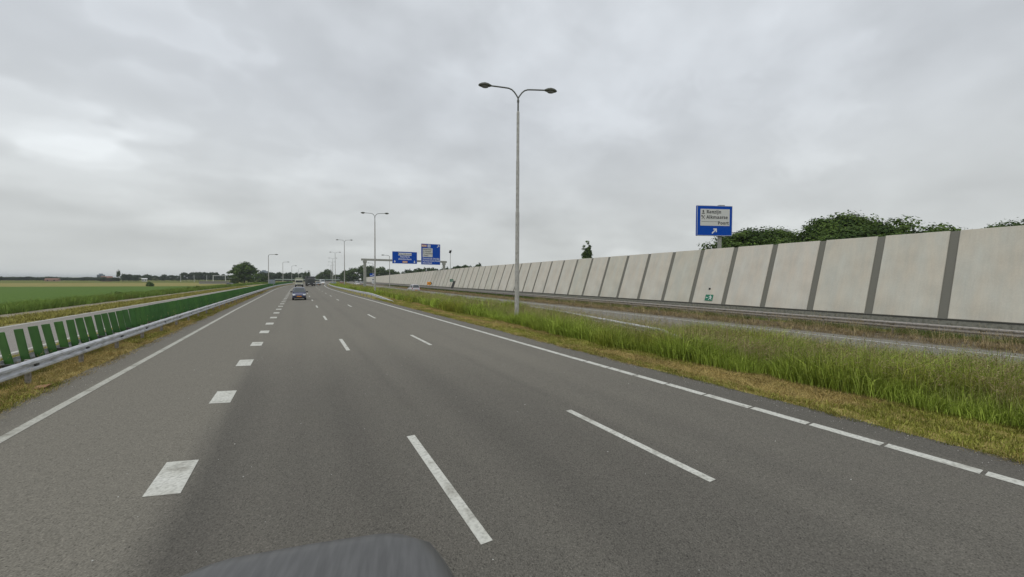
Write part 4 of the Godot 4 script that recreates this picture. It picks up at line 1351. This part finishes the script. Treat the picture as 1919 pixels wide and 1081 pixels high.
	mb.box(Vector3(0, 0.03, 0), Vector3(0.42, 0.02, 0.3), Basis(Vector3(1, 0, 0.3).normalized(), 0.22))
	mb.box(Vector3(0.22, 0.06, 0.1), Vector3(0.2, 0.015, 0.22), Basis(Vector3(0, 0, 1), 0.6))
	lt.mesh = mb.mesh(M.cardboard)
	meta(lt, "torn brown cardboard scrap lying in the mown verge by the left guard rail", "litter")
	lt.position = P(-5.95, 11.4, 0.03)
	var l2 := obj("cardboard_scrap", lt.mesh)
	meta(l2, "small flat brown scrap on the mown verge, further along the left guard rail", "litter")
	l2.position = P(-5.3, 13.2, 0.03)
	l2.scale = Vector3(0.55, 0.6, 0.5)

# ---------------------------------------------------------------- plants
func crown(seed_: int, clumps: int, leaves: int, size: float, shape: Array, tones: Array, clump_r: float) -> ArrayMesh:
	# shape: ellipsoids [centre, radii]; leaf faces scattered over clumps that sit mostly near the outside
	var r := RandomNumberGenerator.new(); r.seed = seed_
	var mb := MB.new()
	for k in clumps:
		var e: Array = shape[r.randi() % shape.size()]
		var d := Vector3(r.randfn(), r.randfn(), r.randfn()).normalized()
		if d.y < -0.35: d.y *= -0.6
		var rad: float = lerpf(0.45, 1.0, pow(r.randf(), 0.5))
		var ctr: Vector3 = e[0] + d * (e[1] as Vector3) * rad
		var cr := clump_r * r.randf_range(0.6, 1.3)
		var tone: Color = (tones[0] as Color).lerp(tones[1], clampf(r.randfn(0.45, 0.28), 0, 1))
		for q in leaves:
			var ld := Vector3(r.randfn(), r.randfn() * 0.8, r.randfn()).normalized()
			var p := ctr + ld * cr * pow(r.randf(), 0.45) * Vector3(1, 0.75, 1)
			var nn := (ld * 0.8 + d * 0.6 + Vector3(r.randfn(), r.randfn() + 0.5, r.randfn()) * 0.45).normalized()
			var x := nn.cross(Vector3(r.randfn(), r.randfn(), r.randfn())).normalized()
			var y := nn.cross(x)
			var sx := size * r.randf_range(0.6, 1.25)
			var sy := sx * r.randf_range(0.5, 0.8)
			mb.col = tone * r.randf_range(0.75, 1.25)
			mb.col.a = 1
			var a := p - x * sx; var b := p - y * sy; var c := p + x * sx * r.randf_range(0.7, 1.2); var f := p + y * sy
			var k0 := mb.vert(a, nn); mb.vert(b, nn); mb.vert(c, nn); mb.vert(f, nn)
			mb.i.append_array([k0, k0 + 2, k0 + 1, k0, k0 + 3, k0 + 2])
	return mb.mesh(M.leaf)

func trunk_mesh(seed_: int, h: float, r0: float, spread: float, limbs: int) -> ArrayMesh:
	var r := RandomNumberGenerator.new(); r.seed = seed_
	var mb := MB.new()
	var pts := []
	var rad := []
	for k in 5:
		var f := k / 4.0
		pts.append(Vector3(0.04 * h * sin(f * 3.0), h * 0.75 * f, 0.03 * h * sin(f * 2.0)))
		rad.append(r0 * lerpf(1.0, 0.35, f))
	mb.tube(pts, rad, 8)
	for k in limbs:
		var a := TAU * k / limbs + r.randf_range(-0.4, 0.4)
		var y0 := h * r.randf_range(0.3, 0.6)
		var d := Vector3(cos(a), 0, sin(a))
		mb.tube([Vector3(0.03 * h, y0, 0.02 * h), d * spread * 0.45 + Vector3(0, y0 + h * 0.12, 0), d * spread * 0.85 + Vector3(0, y0 + h * 0.22, 0)], [r0 * 0.4, r0 * 0.25, r0 * 0.08], 6)
	return mb.mesh(M.bark)

func tree(called: String, label: String, at: Vector3, cm: Mesh, tm: Mesh, scale := Vector3.ONE, turn := 0.0, group := "", category := "tree") -> Node3D:
	var t := thing(called, label, category, at, turn, group)
	obj("trunk", tm, t)
	obj("crown", cm, t)
	t.scale = scale
	return t

func trees() -> void:
	var dark := [Color(0.028, 0.055, 0.010), Color(0.092, 0.145, 0.026)]
	var mid := [Color(0.032, 0.058, 0.014), Color(0.088, 0.13, 0.034)]
	var far_ := [Color(0.022, 0.040, 0.014), Color(0.050, 0.078, 0.026)]
	# shapes are built about 10 m high and scaled
	var round_a := [[Vector3(0, 6.0, 0), Vector3(4.2, 3.2, 4.0)], [Vector3(-2.2, 5.2, 0.8), Vector3(3.2, 2.4, 3.0)], [Vector3(2.4, 5.4, -0.5), Vector3(3.0, 2.5, 3.0)], [Vector3(0.4, 7.4, 0.4), Vector3(3.0, 2.3, 2.8)], [Vector3(-0.4, 3.2, 0.6), Vector3(3.9, 2.3, 3.6)], [Vector3(0.6, 2.0, 0.2), Vector3(3.3, 1.6, 3.2)]]
	var round_b := [[Vector3(0.6, 6.2, 0), Vector3(4.0, 3.4, 3.8)], [Vector3(-2.6, 6.0, -0.6), Vector3(2.8, 2.2, 2.8)], [Vector3(1.8, 7.6, 0.4), Vector3(2.4, 2.2, 2.6)], [Vector3(-0.6, 4.0, 1.0), Vector3(3.6, 2.0, 3.2)], [Vector3(0.3, 2.2, 0.2), Vector3(3.6, 1.8, 3.4)]]
	var near_a := crown(101, 760, 74, 0.13, round_a, dark, 0.85)
	var near_b := crown(102, 760, 74, 0.13, round_b, dark, 0.85)
	var tk_a := trunk_mesh(103, 7.5, 0.32, 3.6, 7)
	# behind the barrier, right
	var right := [
		[46.5, 25.4, 10.2, 7.8, near_a, "broad dark green tree behind the noise barrier, next to the blue destination sign", 0.4],
		[57.5, 24.6, 10.8, 7.2, near_b, "dark green tree behind the barrier, between the sign-side tree and the tallest crown", 2.0],
		[57.0, 19.8, 11.9, 8.2, near_a, "tallest dark crown behind the noise barrier, its left half", 3.3],
		[57.0, 16.9, 11.7, 8.0, near_b, "dark crown with sky gaps right of the tallest tree behind the barrier", 2.0],
		[58.5, 13.4, 9.25, 7.0, near_a, "lower dark tree at the right end of the clump behind the barrier", 1.1],
		[59.0, 11.4, 9.0, 6.4, near_b, "low feathery dark treetop just showing over the barrier near the right edge", 0.2],
		[58.0, 8.9, 9.15, 5.2, near_b, "small separate treetop over the barrier at the far right", 4.4]]
	for q in right:
		tree("broadleaf_tree", q[5], P(q[0], q[1], -0.8), q[4], tk_a, Vector3(q[3] / 6.2, (q[2] + 0.6) / 10.75, q[3] / 6.2), q[6])
	# poplar top over the wall
	var pop := crown(110, 170, 40, 0.17, [[Vector3(-0.7, 6.0, 0), Vector3(0.55, 4.6, 0.6)], [Vector3(0.2, 6.4, 0.2), Vector3(0.6, 4.9, 0.6)], [Vector3(0.95, 6.6, 0), Vector3(0.5, 4.7, 0.5)]], mid, 0.42)
	var ptk := trunk_mesh(111, 9.0, 0.2, 0.8, 4)
	tree("poplar_tree", "young upright poplar with three tips peeking over the noise barrier", P(60, 69.6, -0.8), pop, ptk, Vector3(1.05, 1.12, 1.05))
	# medium crowns for the far trees
	var m1 := crown(120, 150, 24, 0.40, round_a, mid, 1.15)
	var m2 := crown(121, 150, 24, 0.40, round_b, mid, 1.15)
	var f1 := crown(122, 90, 16, 0.52, round_a, far_, 1.3)
	var f2 := crown(123, 90, 16, 0.52, round_b, far_, 1.3)
	var ftk := trunk_mesh(124, 7.0, 0.25, 3.0, 4)
	# row of trees behind the barrier right of the gantry
	for k in 9:
		var f := k / 8.0
		var xz := lerpf(0.252, 0.455, f)
		var s := lerpf(205.0, 128.0, f)
		tree("hedge_tree", "dark low tree in the even row showing just over the middle of the barrier", P(xz * s, s, -0.8), [f1, f2][k % 2], ftk, Vector3(0.9, lerpf(8.6, 8.6, f) / 9.6 + 0.03 * (k % 3), 0.9), k * 1.3, "row of trees behind the middle of the barrier")
	# large group behind the end of the barrier
	var grp := [[33.5, 330.0, 10.0, 6.0, "leftmost"], [39.5, 335.0, 12.6, 6.6, "second"], [47.0, 332.0, 14.2, 6.8, "third"], [54.0, 335.0, 14.6, 6.8, "fourth"], [61.0, 330.0, 13.4, 6.6, "fifth"], [68.0, 328.0, 11.8, 6.4, "sixth"], [73.5, 332.0, 9.8, 5.2, "rightmost"]]
	for k in grp.size():
		var q: Array = grp[k]
		tree("woodland_tree", "%s tree of the dark clump behind the end of the noise barrier and the gantry" % q[4], P(q[0], q[1], -0.8), [m1, m2][k % 2], ftk, Vector3(q[3] / 5.2, q[2] / 9.6, q[3] / 5.2), k * 0.9)
	# trees beyond the bend
	var bendt := [[16.5, 400.0, 6.4, 3.6], [20.5, 402.0, 9.5, 4.8], [24.5, 400.0, 11.6, 5.2], [29.0, 470.0, 8.0, 4.0], [34.0, 520.0, 7.6, 5.0], [41.0, 520.0, 8.0, 5.4], [49.0, 520.0, 8.2, 5.4]]
	for k in bendt.size():
		var q: Array = bendt[k]
		tree("roadside_tree", ["low dark tree left of the round one beyond the white van", "shoulder of the round dark tree beyond the white van", "round dark tree standing out beyond the bend behind the white van", "low tree behind the median lamps", "low distant tree beyond the overpass", "low distant tree beyond the overpass", "low distant tree beyond the overpass"][k], P(q[0], q[1], -0.2), [m1, m2][k % 2], ftk, Vector3(q[3] / 5.0, q[2] / 9.6, q[3] / 5.0), k, "low distant trees beyond the overpass" if k > 3 else "")
	# thin far poplars
	for q in [[6.0, 430.0, 9.2], [9.5, 432.0, 9.6]]:
		tree("poplar_tree", "thin %s poplar of the pair beyond the lorries" % ("left" if q[0] < 8 else "right"), P(q[0], q[1], -0.2), pop, ptk, Vector3(0.9, q[2] / 10.2, 0.9), q[0])
	# long belt behind the lorries
	for k in 19:
		var f := k / 18.0
		var xz := lerpf(-0.075, 0.016, f)
		var s := 450.0 + 12.0 * sin(k * 2.3)
		tree("belt_tree", "dark tree in the long belt across the horizon behind the left lamps and lorries", P(xz * s, s, -0.9), [f1, f2][k % 2], ftk, Vector3(0.78, (8.9 + 0.7 * sin(k * 1.9)) / 9.6, 0.78), k * 1.7, "tree belt behind the lorries")
	# the big tree by the left road: one tall crown and smaller ones at its foot
	tree("big_tree", "big round dark tree standing alone beside the left road", P(-27.6, 268, -1.5), crown(130, 260, 50, 0.26, round_a, dark, 1.0), tk_a, Vector3(1.45, 1.36, 1.4), 0.5)
	tree("small_tree", "lighter green bushy tree at the right foot of the big round tree", P(-20.4, 258, -1.4), crown(131, 90, 34, 0.26, round_b, [Color(0.03, 0.062, 0.012), Color(0.095, 0.15, 0.03)], 1.0), ftk, Vector3(0.78, 0.72, 0.78), 1.5)
	tree("small_tree", "dark low bushy tree at the left foot of the big round tree", P(-31.5, 260, -1.5), m2, ftk, Vector3(0.62, 0.62, 0.62), 2.5)
	tree("small_tree", "dark low bushy tree at the far right foot of the big round tree", P(-17.4, 262, -1.2), m1, ftk, Vector3(0.55, 0.56, 0.55), 0.5)
	# belts across the field
	var r := RandomNumberGenerator.new(); r.seed = 88
	var belt := func(x0: float, x1: float, s: float, n: int, h0: float, h1: float, w: float, label: String, group: String, called: String) -> void:
		for k in n:
			var f := float(k) / maxf(n - 1, 1)
			var q := s + r.randf_range(-14, 14)
			tree(called, label, P(lerpf(x0, x1, f) * q, q, -1.5), [f1, f2][r.randi() % 2], ftk, Vector3(w, r.randf_range(h0, h1) / 9.6, w), r.randf() * 6.0, group)
	belt.call(-0.262, -0.238, 545.0, 4, 5.4, 6.4, 0.75, "low dark tree left of the pair of tall trees beyond the dry meadow", "low trees of the belt beyond the meadow", "meadow_tree")
	belt.call(-0.234, -0.212, 545.0, 4, 6.2, 7.8, 0.75, "low tree just right of the lone bush beyond the meadow", "low trees right of the lone bush", "meadow_tree")
	belt.call(-0.205, -0.20, 545.0, 2, 9.2, 9.8, 0.72, "rounded tall tree left of the long belt beyond the meadow", "pair of tall trees left of the long belt", "meadow_tree")
	belt.call(-0.193, -0.150, 545.0, 14, 8.9, 10.8, 0.66, "dark tree of the long belt beyond the meadow left of the big tree", "long belt beyond the meadow", "meadow_tree")
	belt.call(-0.147, -0.130, 560.0, 5, 7.2, 9.0, 0.6, "slim dark tree between the long belt and the big tree", "slim trees left of the big tree", "meadow_tree")
	tree("poplar_tree", "tall dark poplar beyond the fields at the far left", P(-148.0, 493, -1.5), pop, ptk, Vector3(0.95, 0.98, 0.95), 0.3)
	tree("poplar_tree", "shorter poplar right of the tall one beyond the fields", P(-146.5, 497, -1.5), pop, ptk, Vector3(0.8, 0.68, 0.8), 1.3)
	belt.call(-0.293, -0.272, 496.0, 7, 6.0, 7.4, 0.62, "low tree between the two poplars and the white shed", "low trees by the far poplars", "farm_tree")
	tree("farm_tree", "round tree behind the white shed beyond the fields", P(-130.5, 503, -1.5), f1, ftk, Vector3(0.85, 0.75, 0.85), 1.0)
	belt.call(-0.325, -0.302, 505.0, 7, 3.6, 4.3, 0.7, "low dark tree around the brick farmhouse", "trees around the farmhouse", "farm_tree")
	belt.call(-0.47, -0.31, 570.0, 36, 3.2, 4.3, 0.95, "low hazy tree on the far left horizon", "hazy trees on the far left horizon", "horizon_tree")
	# lone bush at the field edge
	tree("lone_bush", "lone round dark bush at the far edge of the green field", P(-58.8, 230, -1.5), crown(140, 60, 26, 0.2, [[Vector3(0, 1.0, 0), Vector3(1.2, 1.1, 1.2)], [Vector3(0.2, 0.5, 0), Vector3(1.3, 0.6, 1.3)]], dark, 0.55), trunk_mesh(141, 1.5, 0.1, 0.8, 4), Vector3(1.0, 1.05, 1.0), 0, "", "bush")

func tuft(seed_: int, blades: int, rad: float, h0: float, h1: float, wid: float, curve: float, tones: Array, stalk := false, lean := Vector3.ZERO) -> ArrayMesh:
	var r := RandomNumberGenerator.new(); r.seed = seed_
	var mb := MB.new()
	for k in blades:
		var a := r.randf() * TAU
		var base := Vector3(cos(a), 0, sin(a)) * rad * sqrt(r.randf())
		var h := r.randf_range(h0, h1)
		var d := (Vector3(cos(a), 0, sin(a)) * r.randf_range(0.2, 1.0) + Vector3(r.randfn(), 0, r.randfn()) * 0.4) * curve * h + lean * h
		var side := Vector3(r.randfn(), 0, r.randfn()).normalized() * wid * r.randf_range(0.6, 1.2) / 2.0
		mb.col = (tones[0] as Color).lerp(tones[1], r.randf()) * r.randf_range(0.8, 1.2)
		mb.col.a = 1
		var p1 := base + d * 0.22 + Vector3(0, h * 0.55, 0)
		var p2 := base + d + Vector3(0, h * (1.0 - 0.35 * minf(d.length() / h, 1.0)), 0)
		var nn := (side.cross(p2 - base).normalized() * (1.0 if r.randf() < 0.5 else -1.0) * 0.5 + Vector3.UP).normalized()
		var q := mb.vert(base - side, nn); mb.vert(base + side, nn); mb.vert(p1 - side * 0.8, nn); mb.vert(p1 + side * 0.8, nn); mb.vert(p2, nn)
		mb.i.append_array([q, q + 1, q + 3, q, q + 3, q + 2, q + 2, q + 3, q + 4])
		if stalk:        # a loose seed head on the upper third
			for e in 7:
				var f := r.randf_range(0.68, 1.0)
				var c := p1.lerp(p2, f)
				var o := Vector3(r.randfn(), r.randfn() * 0.5 + 0.4, r.randfn()).normalized() * r.randf_range(0.015, 0.05)
				var w := Vector3(r.randfn(), r.randfn(), r.randfn()).normalized() * 0.008
				var z := mb.vert(c - w, nn); mb.vert(c + w, nn); mb.vert(c + o + w * 0.3, nn)
				mb.i.append_array([z, z + 1, z + 2])
	return mb.mesh(M.grass)

func scatter(called: String, label: String, category: String, mesh: Mesh, count: int, place: Callable, tint: Callable, s0: float, s1: float, waves := 0.0) -> void:
	var hill := FastNoiseLite.new(); hill.seed = 91; hill.frequency = 0.35; hill.fractal_octaves = 3
	# place(rng) gives a point; tint(point, rng) a colour; s0..s1 the range of sizes
	var mm := MultiMesh.new()
	mm.transform_format = MultiMesh.TRANSFORM_3D
	mm.use_colors = true
	mm.mesh = mesh
	mm.instance_count = count
	for k in count:
		var p: Vector3 = place.call(rng)
		var z := rng.randf_range(s0, s1)
		if waves > 0.0:
			z *= 1.0 + waves * hill.get_noise_2d(p.x, p.z)
		var b := Basis(Vector3.UP, rng.randf() * TAU).scaled(Vector3(z, z * rng.randf_range(0.8, 1.15), z))
		mm.set_instance_transform(k, Transform3D(b, p))
		mm.set_instance_color(k, tint.call(p, rng))
	var o := MultiMeshInstance3D.new()
	o.multimesh = mm
	o.name = numbered(called)
	add_child(o)
	meta(o, label, category, "", "stuff")

func grasses() -> void:
	var patch := FastNoiseLite.new(); patch.seed = 71; patch.frequency = 0.25; patch.fractal_octaves = 3
	var green := [Color(0.175, 0.285, 0.022), Color(0.58, 0.70, 0.145)]
	var wind := Vector3(-0.38, 0, -0.16)
	var tall_tint := func(p: Vector3, r: RandomNumberGenerator) -> Color:
		var n := patch.get_noise_2d(p.x * 1.4, p.z * 0.6)
		var q := 1.0 + 0.35 * n + r.randf_range(-0.12, 0.12)
		return Color(q * (1.0 + 0.45 * maxf(-n - 0.1, 0.0)), q, q * 0.95)
	var t1 := tuft(201, 46, 0.20, 0.30, 0.88, 0.010, 0.45, green, false, wind)
	var t2 := tuft(202, 42, 0.22, 0.18, 0.78, 0.011, 0.6, green, false, wind)
	var t3 := tuft(203, 44, 0.30, 0.45, 0.85, 0.03, 0.4, green, false, wind)
	var front := func(s: float) -> float: return 11.15 + 0.35 * patch.get_noise_1d(s * 2.0) + 0.25 * sin(s * 0.35)
	scatter("tall_grass", "tall bright green grass filling the right verge nearest the camera", "grass", t1, 3000, func(r): var s: float = r.randf_range(-5, 26); return P(r.randf_range(front.call(s), 15.6 if s < 10.5 else minf(15.6, 11.75 + 0.19 * (s - 5.0))), s, -0.04), tall_tint, 0.65, 1.2, 0.55)
	scatter("tall_grass", "tall green grass along the front edge of the right verge", "grass", t2, 2200, func(r): var s: float = r.randf_range(-5, 32); return P(front.call(s) + 1.2 * r.randf() * r.randf(), s, -0.04), tall_tint, 0.5, 1.15, 0.6)
	scatter("tall_grass", "tall green grass of the median around the second lamp", "grass", t3, 3600, func(r): var s: float = 24.0 + 126.0 * pow(r.randf(), 1.5); return R(r.randf_range(front.call(s) + 0.35 * smoothstep(40.0, 70.0, s) - (2.0 if s > 95.0 else 0.0), 15.9), s, -0.04), tall_tint, 0.75, 1.3, 0.5)
	scatter("tall_grass", "tall yellow-green grass on the far nose of the median", "grass", t3, 1500, func(r): var s: float = r.randf_range(95, 235); return R(r.randf_range(right_edge(s) + 2.2, 15.9), s, -0.04), tall_tint, 0.8, 1.1)
	scatter("tall_grass", "taller pale grass at the back of the verge nearest the right road", "grass", t1, 1500, func(r): return P(r.randf_range(12.6, 16.2), r.randf_range(-5, 11), -0.04), tall_tint, 0.95, 1.35, 0.35)
	# straw-coloured seed stalks standing out of it
	var st := tuft(204, 9, 0.22, 0.75, 1.15, 0.006, 0.28, [Color(0.34, 0.26, 0.12), Color(0.58, 0.48, 0.28)], true, Vector3(-0.25, 0, -0.12))
	var plain := func(_p: Vector3, r: RandomNumberGenerator) -> Color: var q: float = r.randf_range(0.8, 1.2); return Color(q, q, q)
	scatter("seed_stalks", "straw-coloured seed stalks standing out of the tall verge grass", "grass", st, 3400, func(r): var s: float = -4.0 + 64.0 * pow(r.randf(), 1.3); return P(r.randf_range(front.call(s) + 0.5, 15.3), s, -0.04), plain, 0.8, 1.15)
	scatter("wispy_grass", "fine pale green wisps rising above the tall verge grass", "grass", tuft(211, 16, 0.3, 0.6, 1.15, 0.006, 0.4, [Color(0.30, 0.36, 0.10), Color(0.56, 0.56, 0.24)], false, Vector3(-0.4, 0, -0.16)), 2600, func(r): var s: float = -4.0 + 44.0 * r.randf(); return P(r.randf_range(front.call(s) + 0.2, 15.2), s, -0.04), tall_tint, 0.7, 1.15, 0.4)
	scatter("seed_stalks", "straw-coloured seed stalks in the far part of the median", "grass", tuft(205, 12, 0.4, 0.75, 1.1, 0.014, 0.28, [Color(0.36, 0.28, 0.13), Color(0.58, 0.48, 0.26)], true, Vector3(-0.2, 0, 0)), 900, func(r): var s: float = r.randf_range(50, 190); return R(r.randf_range(11.8, 16.0), s, -0.04), plain, 0.8, 1.15)
	# loose grit: a few pale specks on the lanes, more along the edges
	var pb := MB.new()
	pb.tube([Vector3(0, 0, 0), Vector3(0.1, 0.35, 0), Vector3(0, 0.7, 0.05)], [0.55, 0.6, 0.2], 6)
	var grit := pb.mesh(mat(Color.WHITE, 0.9, 0.0, {"vertex_color_use_as_albedo": true}))
	var stone := func(_p: Vector3, r: RandomNumberGenerator) -> Color: var q: float = r.randf_range(0.12, 0.55); return Color(q, q * 0.97, q * 0.9)
	scatter("loose_grit", "loose grit scattered along the right edge of the main road", "grit", grit, 2600, func(r): var s: float = -3.0 + 40.0 * pow(r.randf(), 1.5); return R(right_edge(s) + 0.25 + 0.95 * pow(r.randf(), 0.45), s, 0.0), stone, 0.004, 0.013)
	scatter("loose_grit", "loose grit scattered along the left edge of the main road", "grit", grit, 2200, func(r): var s: float = 5.0 + 40.0 * pow(r.randf(), 1.5); return R(left_edge(s) - 0.1 - 0.85 * pow(r.randf(), 0.45), s, 0.0), stone, 0.004, 0.013)
	scatter("loose_grit", "few pale pebbles lying on the lanes of the main road", "grit", grit, 130, func(r): return R(r.randf_range(-4.0, 7.6), 2.0 + 22.0 * r.randf(), 0.0), func(_p, r2): var q: float = r2.randf_range(0.3, 0.7); return Color(q, q, q * 0.94), 0.006, 0.014)
	# mown strips: short tufts and cut hay
	var short := tuft(206, 22, 0.09, 0.03, 0.10, 0.006, 0.8, [Color(0.19, 0.23, 0.03), Color(0.42, 0.42, 0.10)])
	var straw := tuft(207, 22, 0.13, 0.02, 0.09, 0.006, 2.2, [Color(0.40, 0.30, 0.095), Color(0.74, 0.585, 0.265)])
	var mown := func(p: Vector3, r: RandomNumberGenerator) -> Color:
		var q := 1.0 + 0.4 * patch.get_noise_2d(p.x * 3.0, p.z * 1.5) + r.randf_range(-0.15, 0.15)
		return Color(q, q, q)
	var right_strip := func(r): var s: float = -4.0 + 56.0 * pow(r.randf(), 1.6); var x: float = right_edge(s) + 1.02 + (front.call(s) + 0.2 - right_edge(s) - 1.02) * r.randf(); return P(x, s, -0.012)
	var keep := func(p: Vector3) -> float: return patch.get_noise_2d(p.x * 2.2 + 40.0, p.z * 0.55)
	scatter("short_grass", "short patchy green grass on the mown strip beside the right line", "grass", short, 7600, func(r):
		var p: Vector3 = right_strip.call(r)
		for e in 4:
			if keep.call(p) > -0.02 or p.x < 9.7: break
			p = right_strip.call(r)
		return p, mown, 0.8, 1.4)
	scatter("cut_hay", "dry cut hay lying on the mown strip beside the right line", "hay", straw, 6500, func(r):
		var p: Vector3 = right_strip.call(r)
		for e in 3:
			if keep.call(p) < 0.06: break
			p = right_strip.call(r)
		return p, mown, 0.8, 1.5)
	var left_strip := func(r): var s: float = 6.0 + 84.0 * pow(r.randf(), 1.7); return P(lerpf(-8.25, left_edge(s) - 0.84 + 0.06 * r.randf(), r.randf()), s, -0.012)
	scatter("short_grass", "short green grass among hay on the verge of the left guard rail", "grass", short, 6500, func(r):
		var p: Vector3 = left_strip.call(r)
		for e in 4:
			if keep.call(p) > 0.02: break
			p = left_strip.call(r)
		return p, mown, 0.8, 1.6)
	scatter("cut_hay", "dry cut hay on the verge under the left guard rail", "hay", straw, 11000, left_strip, mown, 0.9, 1.6)
	scatter("wispy_grass", "wisps of dry grass growing up through the left guard rail", "grass", st, 70, func(r): return P(r.randf_range(-6.8, -5.9), r.randf_range(12.5, 60), -0.03), plain, 0.6, 0.95)
	# path verge, ditch edge and reeds on the left
	var mid := tuft(208, 26, 0.3, 0.12, 0.32, 0.03, 0.6, [Color(0.24, 0.25, 0.05), Color(0.46, 0.41, 0.13)])
	scatter("verge_grass", "yellowish grass between the left road and the cycle path", "grass", mid, 2600, func(r): return R(r.randf_range(-15.9, -13.8), 22.0 + 120.0 * r.randf(), -0.03), mown, 0.7, 1.2)
	var reed := tuft(209, 90, 0.6, 0.2, 0.95, 0.018, 0.75, [Color(0.13, 0.23, 0.04), Color(0.30, 0.40, 0.10)])
	scatter("ditch_reeds", "rank green weeds and reeds along the ditch beside the cycle path", "weeds", reed, 7500, func(r):
		var x: float = -18.3 - 7.5 * pow(r.randf(), 1.5)
		var s: float = 26.0 + 190.0 * pow(r.randf(), 1.3)
		return R(x, s, land_y(x) - 0.03), tall_tint, 0.45, 1.15, 0.5)
	scatter("ditch_bushes", "darker clumps of bramble along the ditch", "weeds", crown(142, 26, 30, 0.10, [[Vector3(0, 0.5, 0), Vector3(1.2, 0.55, 1.0)]], [Color(0.05, 0.09, 0.015), Color(0.14, 0.20, 0.045)], 0.4), 60, func(r):
		var x: float = r.randf_range(-23.5, -20.8)
		return R(x, 56.0 + 130.0 * pow(r.randf(), 0.7), land_y(x) - 0.15), tall_tint, 0.4, 0.95)
	# rough growth at the foot of the barrier
	scatter("weeds", "dark green weeds at the foot of the noise barrier behind its guard rail", "weeds", reed, 1900, func(r): var s: float = r.randf_range(-8, 160); return P(r.randf_range(25.7, 28.5) + 0.03 * s, s, -0.05), func(_p, r2): var q: float = r2.randf_range(0.4, 0.8); return Color(q, q, q * 0.9), 0.25, 0.6)
	scatter("dry_grass", "dry brown grass along the edge of the right road", "grass", tuft(210, 22, 0.3, 0.12, 0.4, 0.012, 0.9, [Color(0.28, 0.20, 0.09), Color(0.55, 0.43, 0.24)], false, Vector3(-0.4, 0, 0)), 3600, func(r): var s: float = r.randf_range(-8, 120); return P(r.randf_range(23.5, 26.5) + 0.02 * s, s, -0.03), mown, 0.5, 1.1)
	scatter("dry_stalks", "long dry grass stalks leaning over the edge of the right road", "grass", st, 650, func(r): var s: float = r.randf_range(-6, 40); return P(r.randf_range(23.6, 26.0) + 0.02 * s, s, -0.03), plain, 0.6, 1.0)
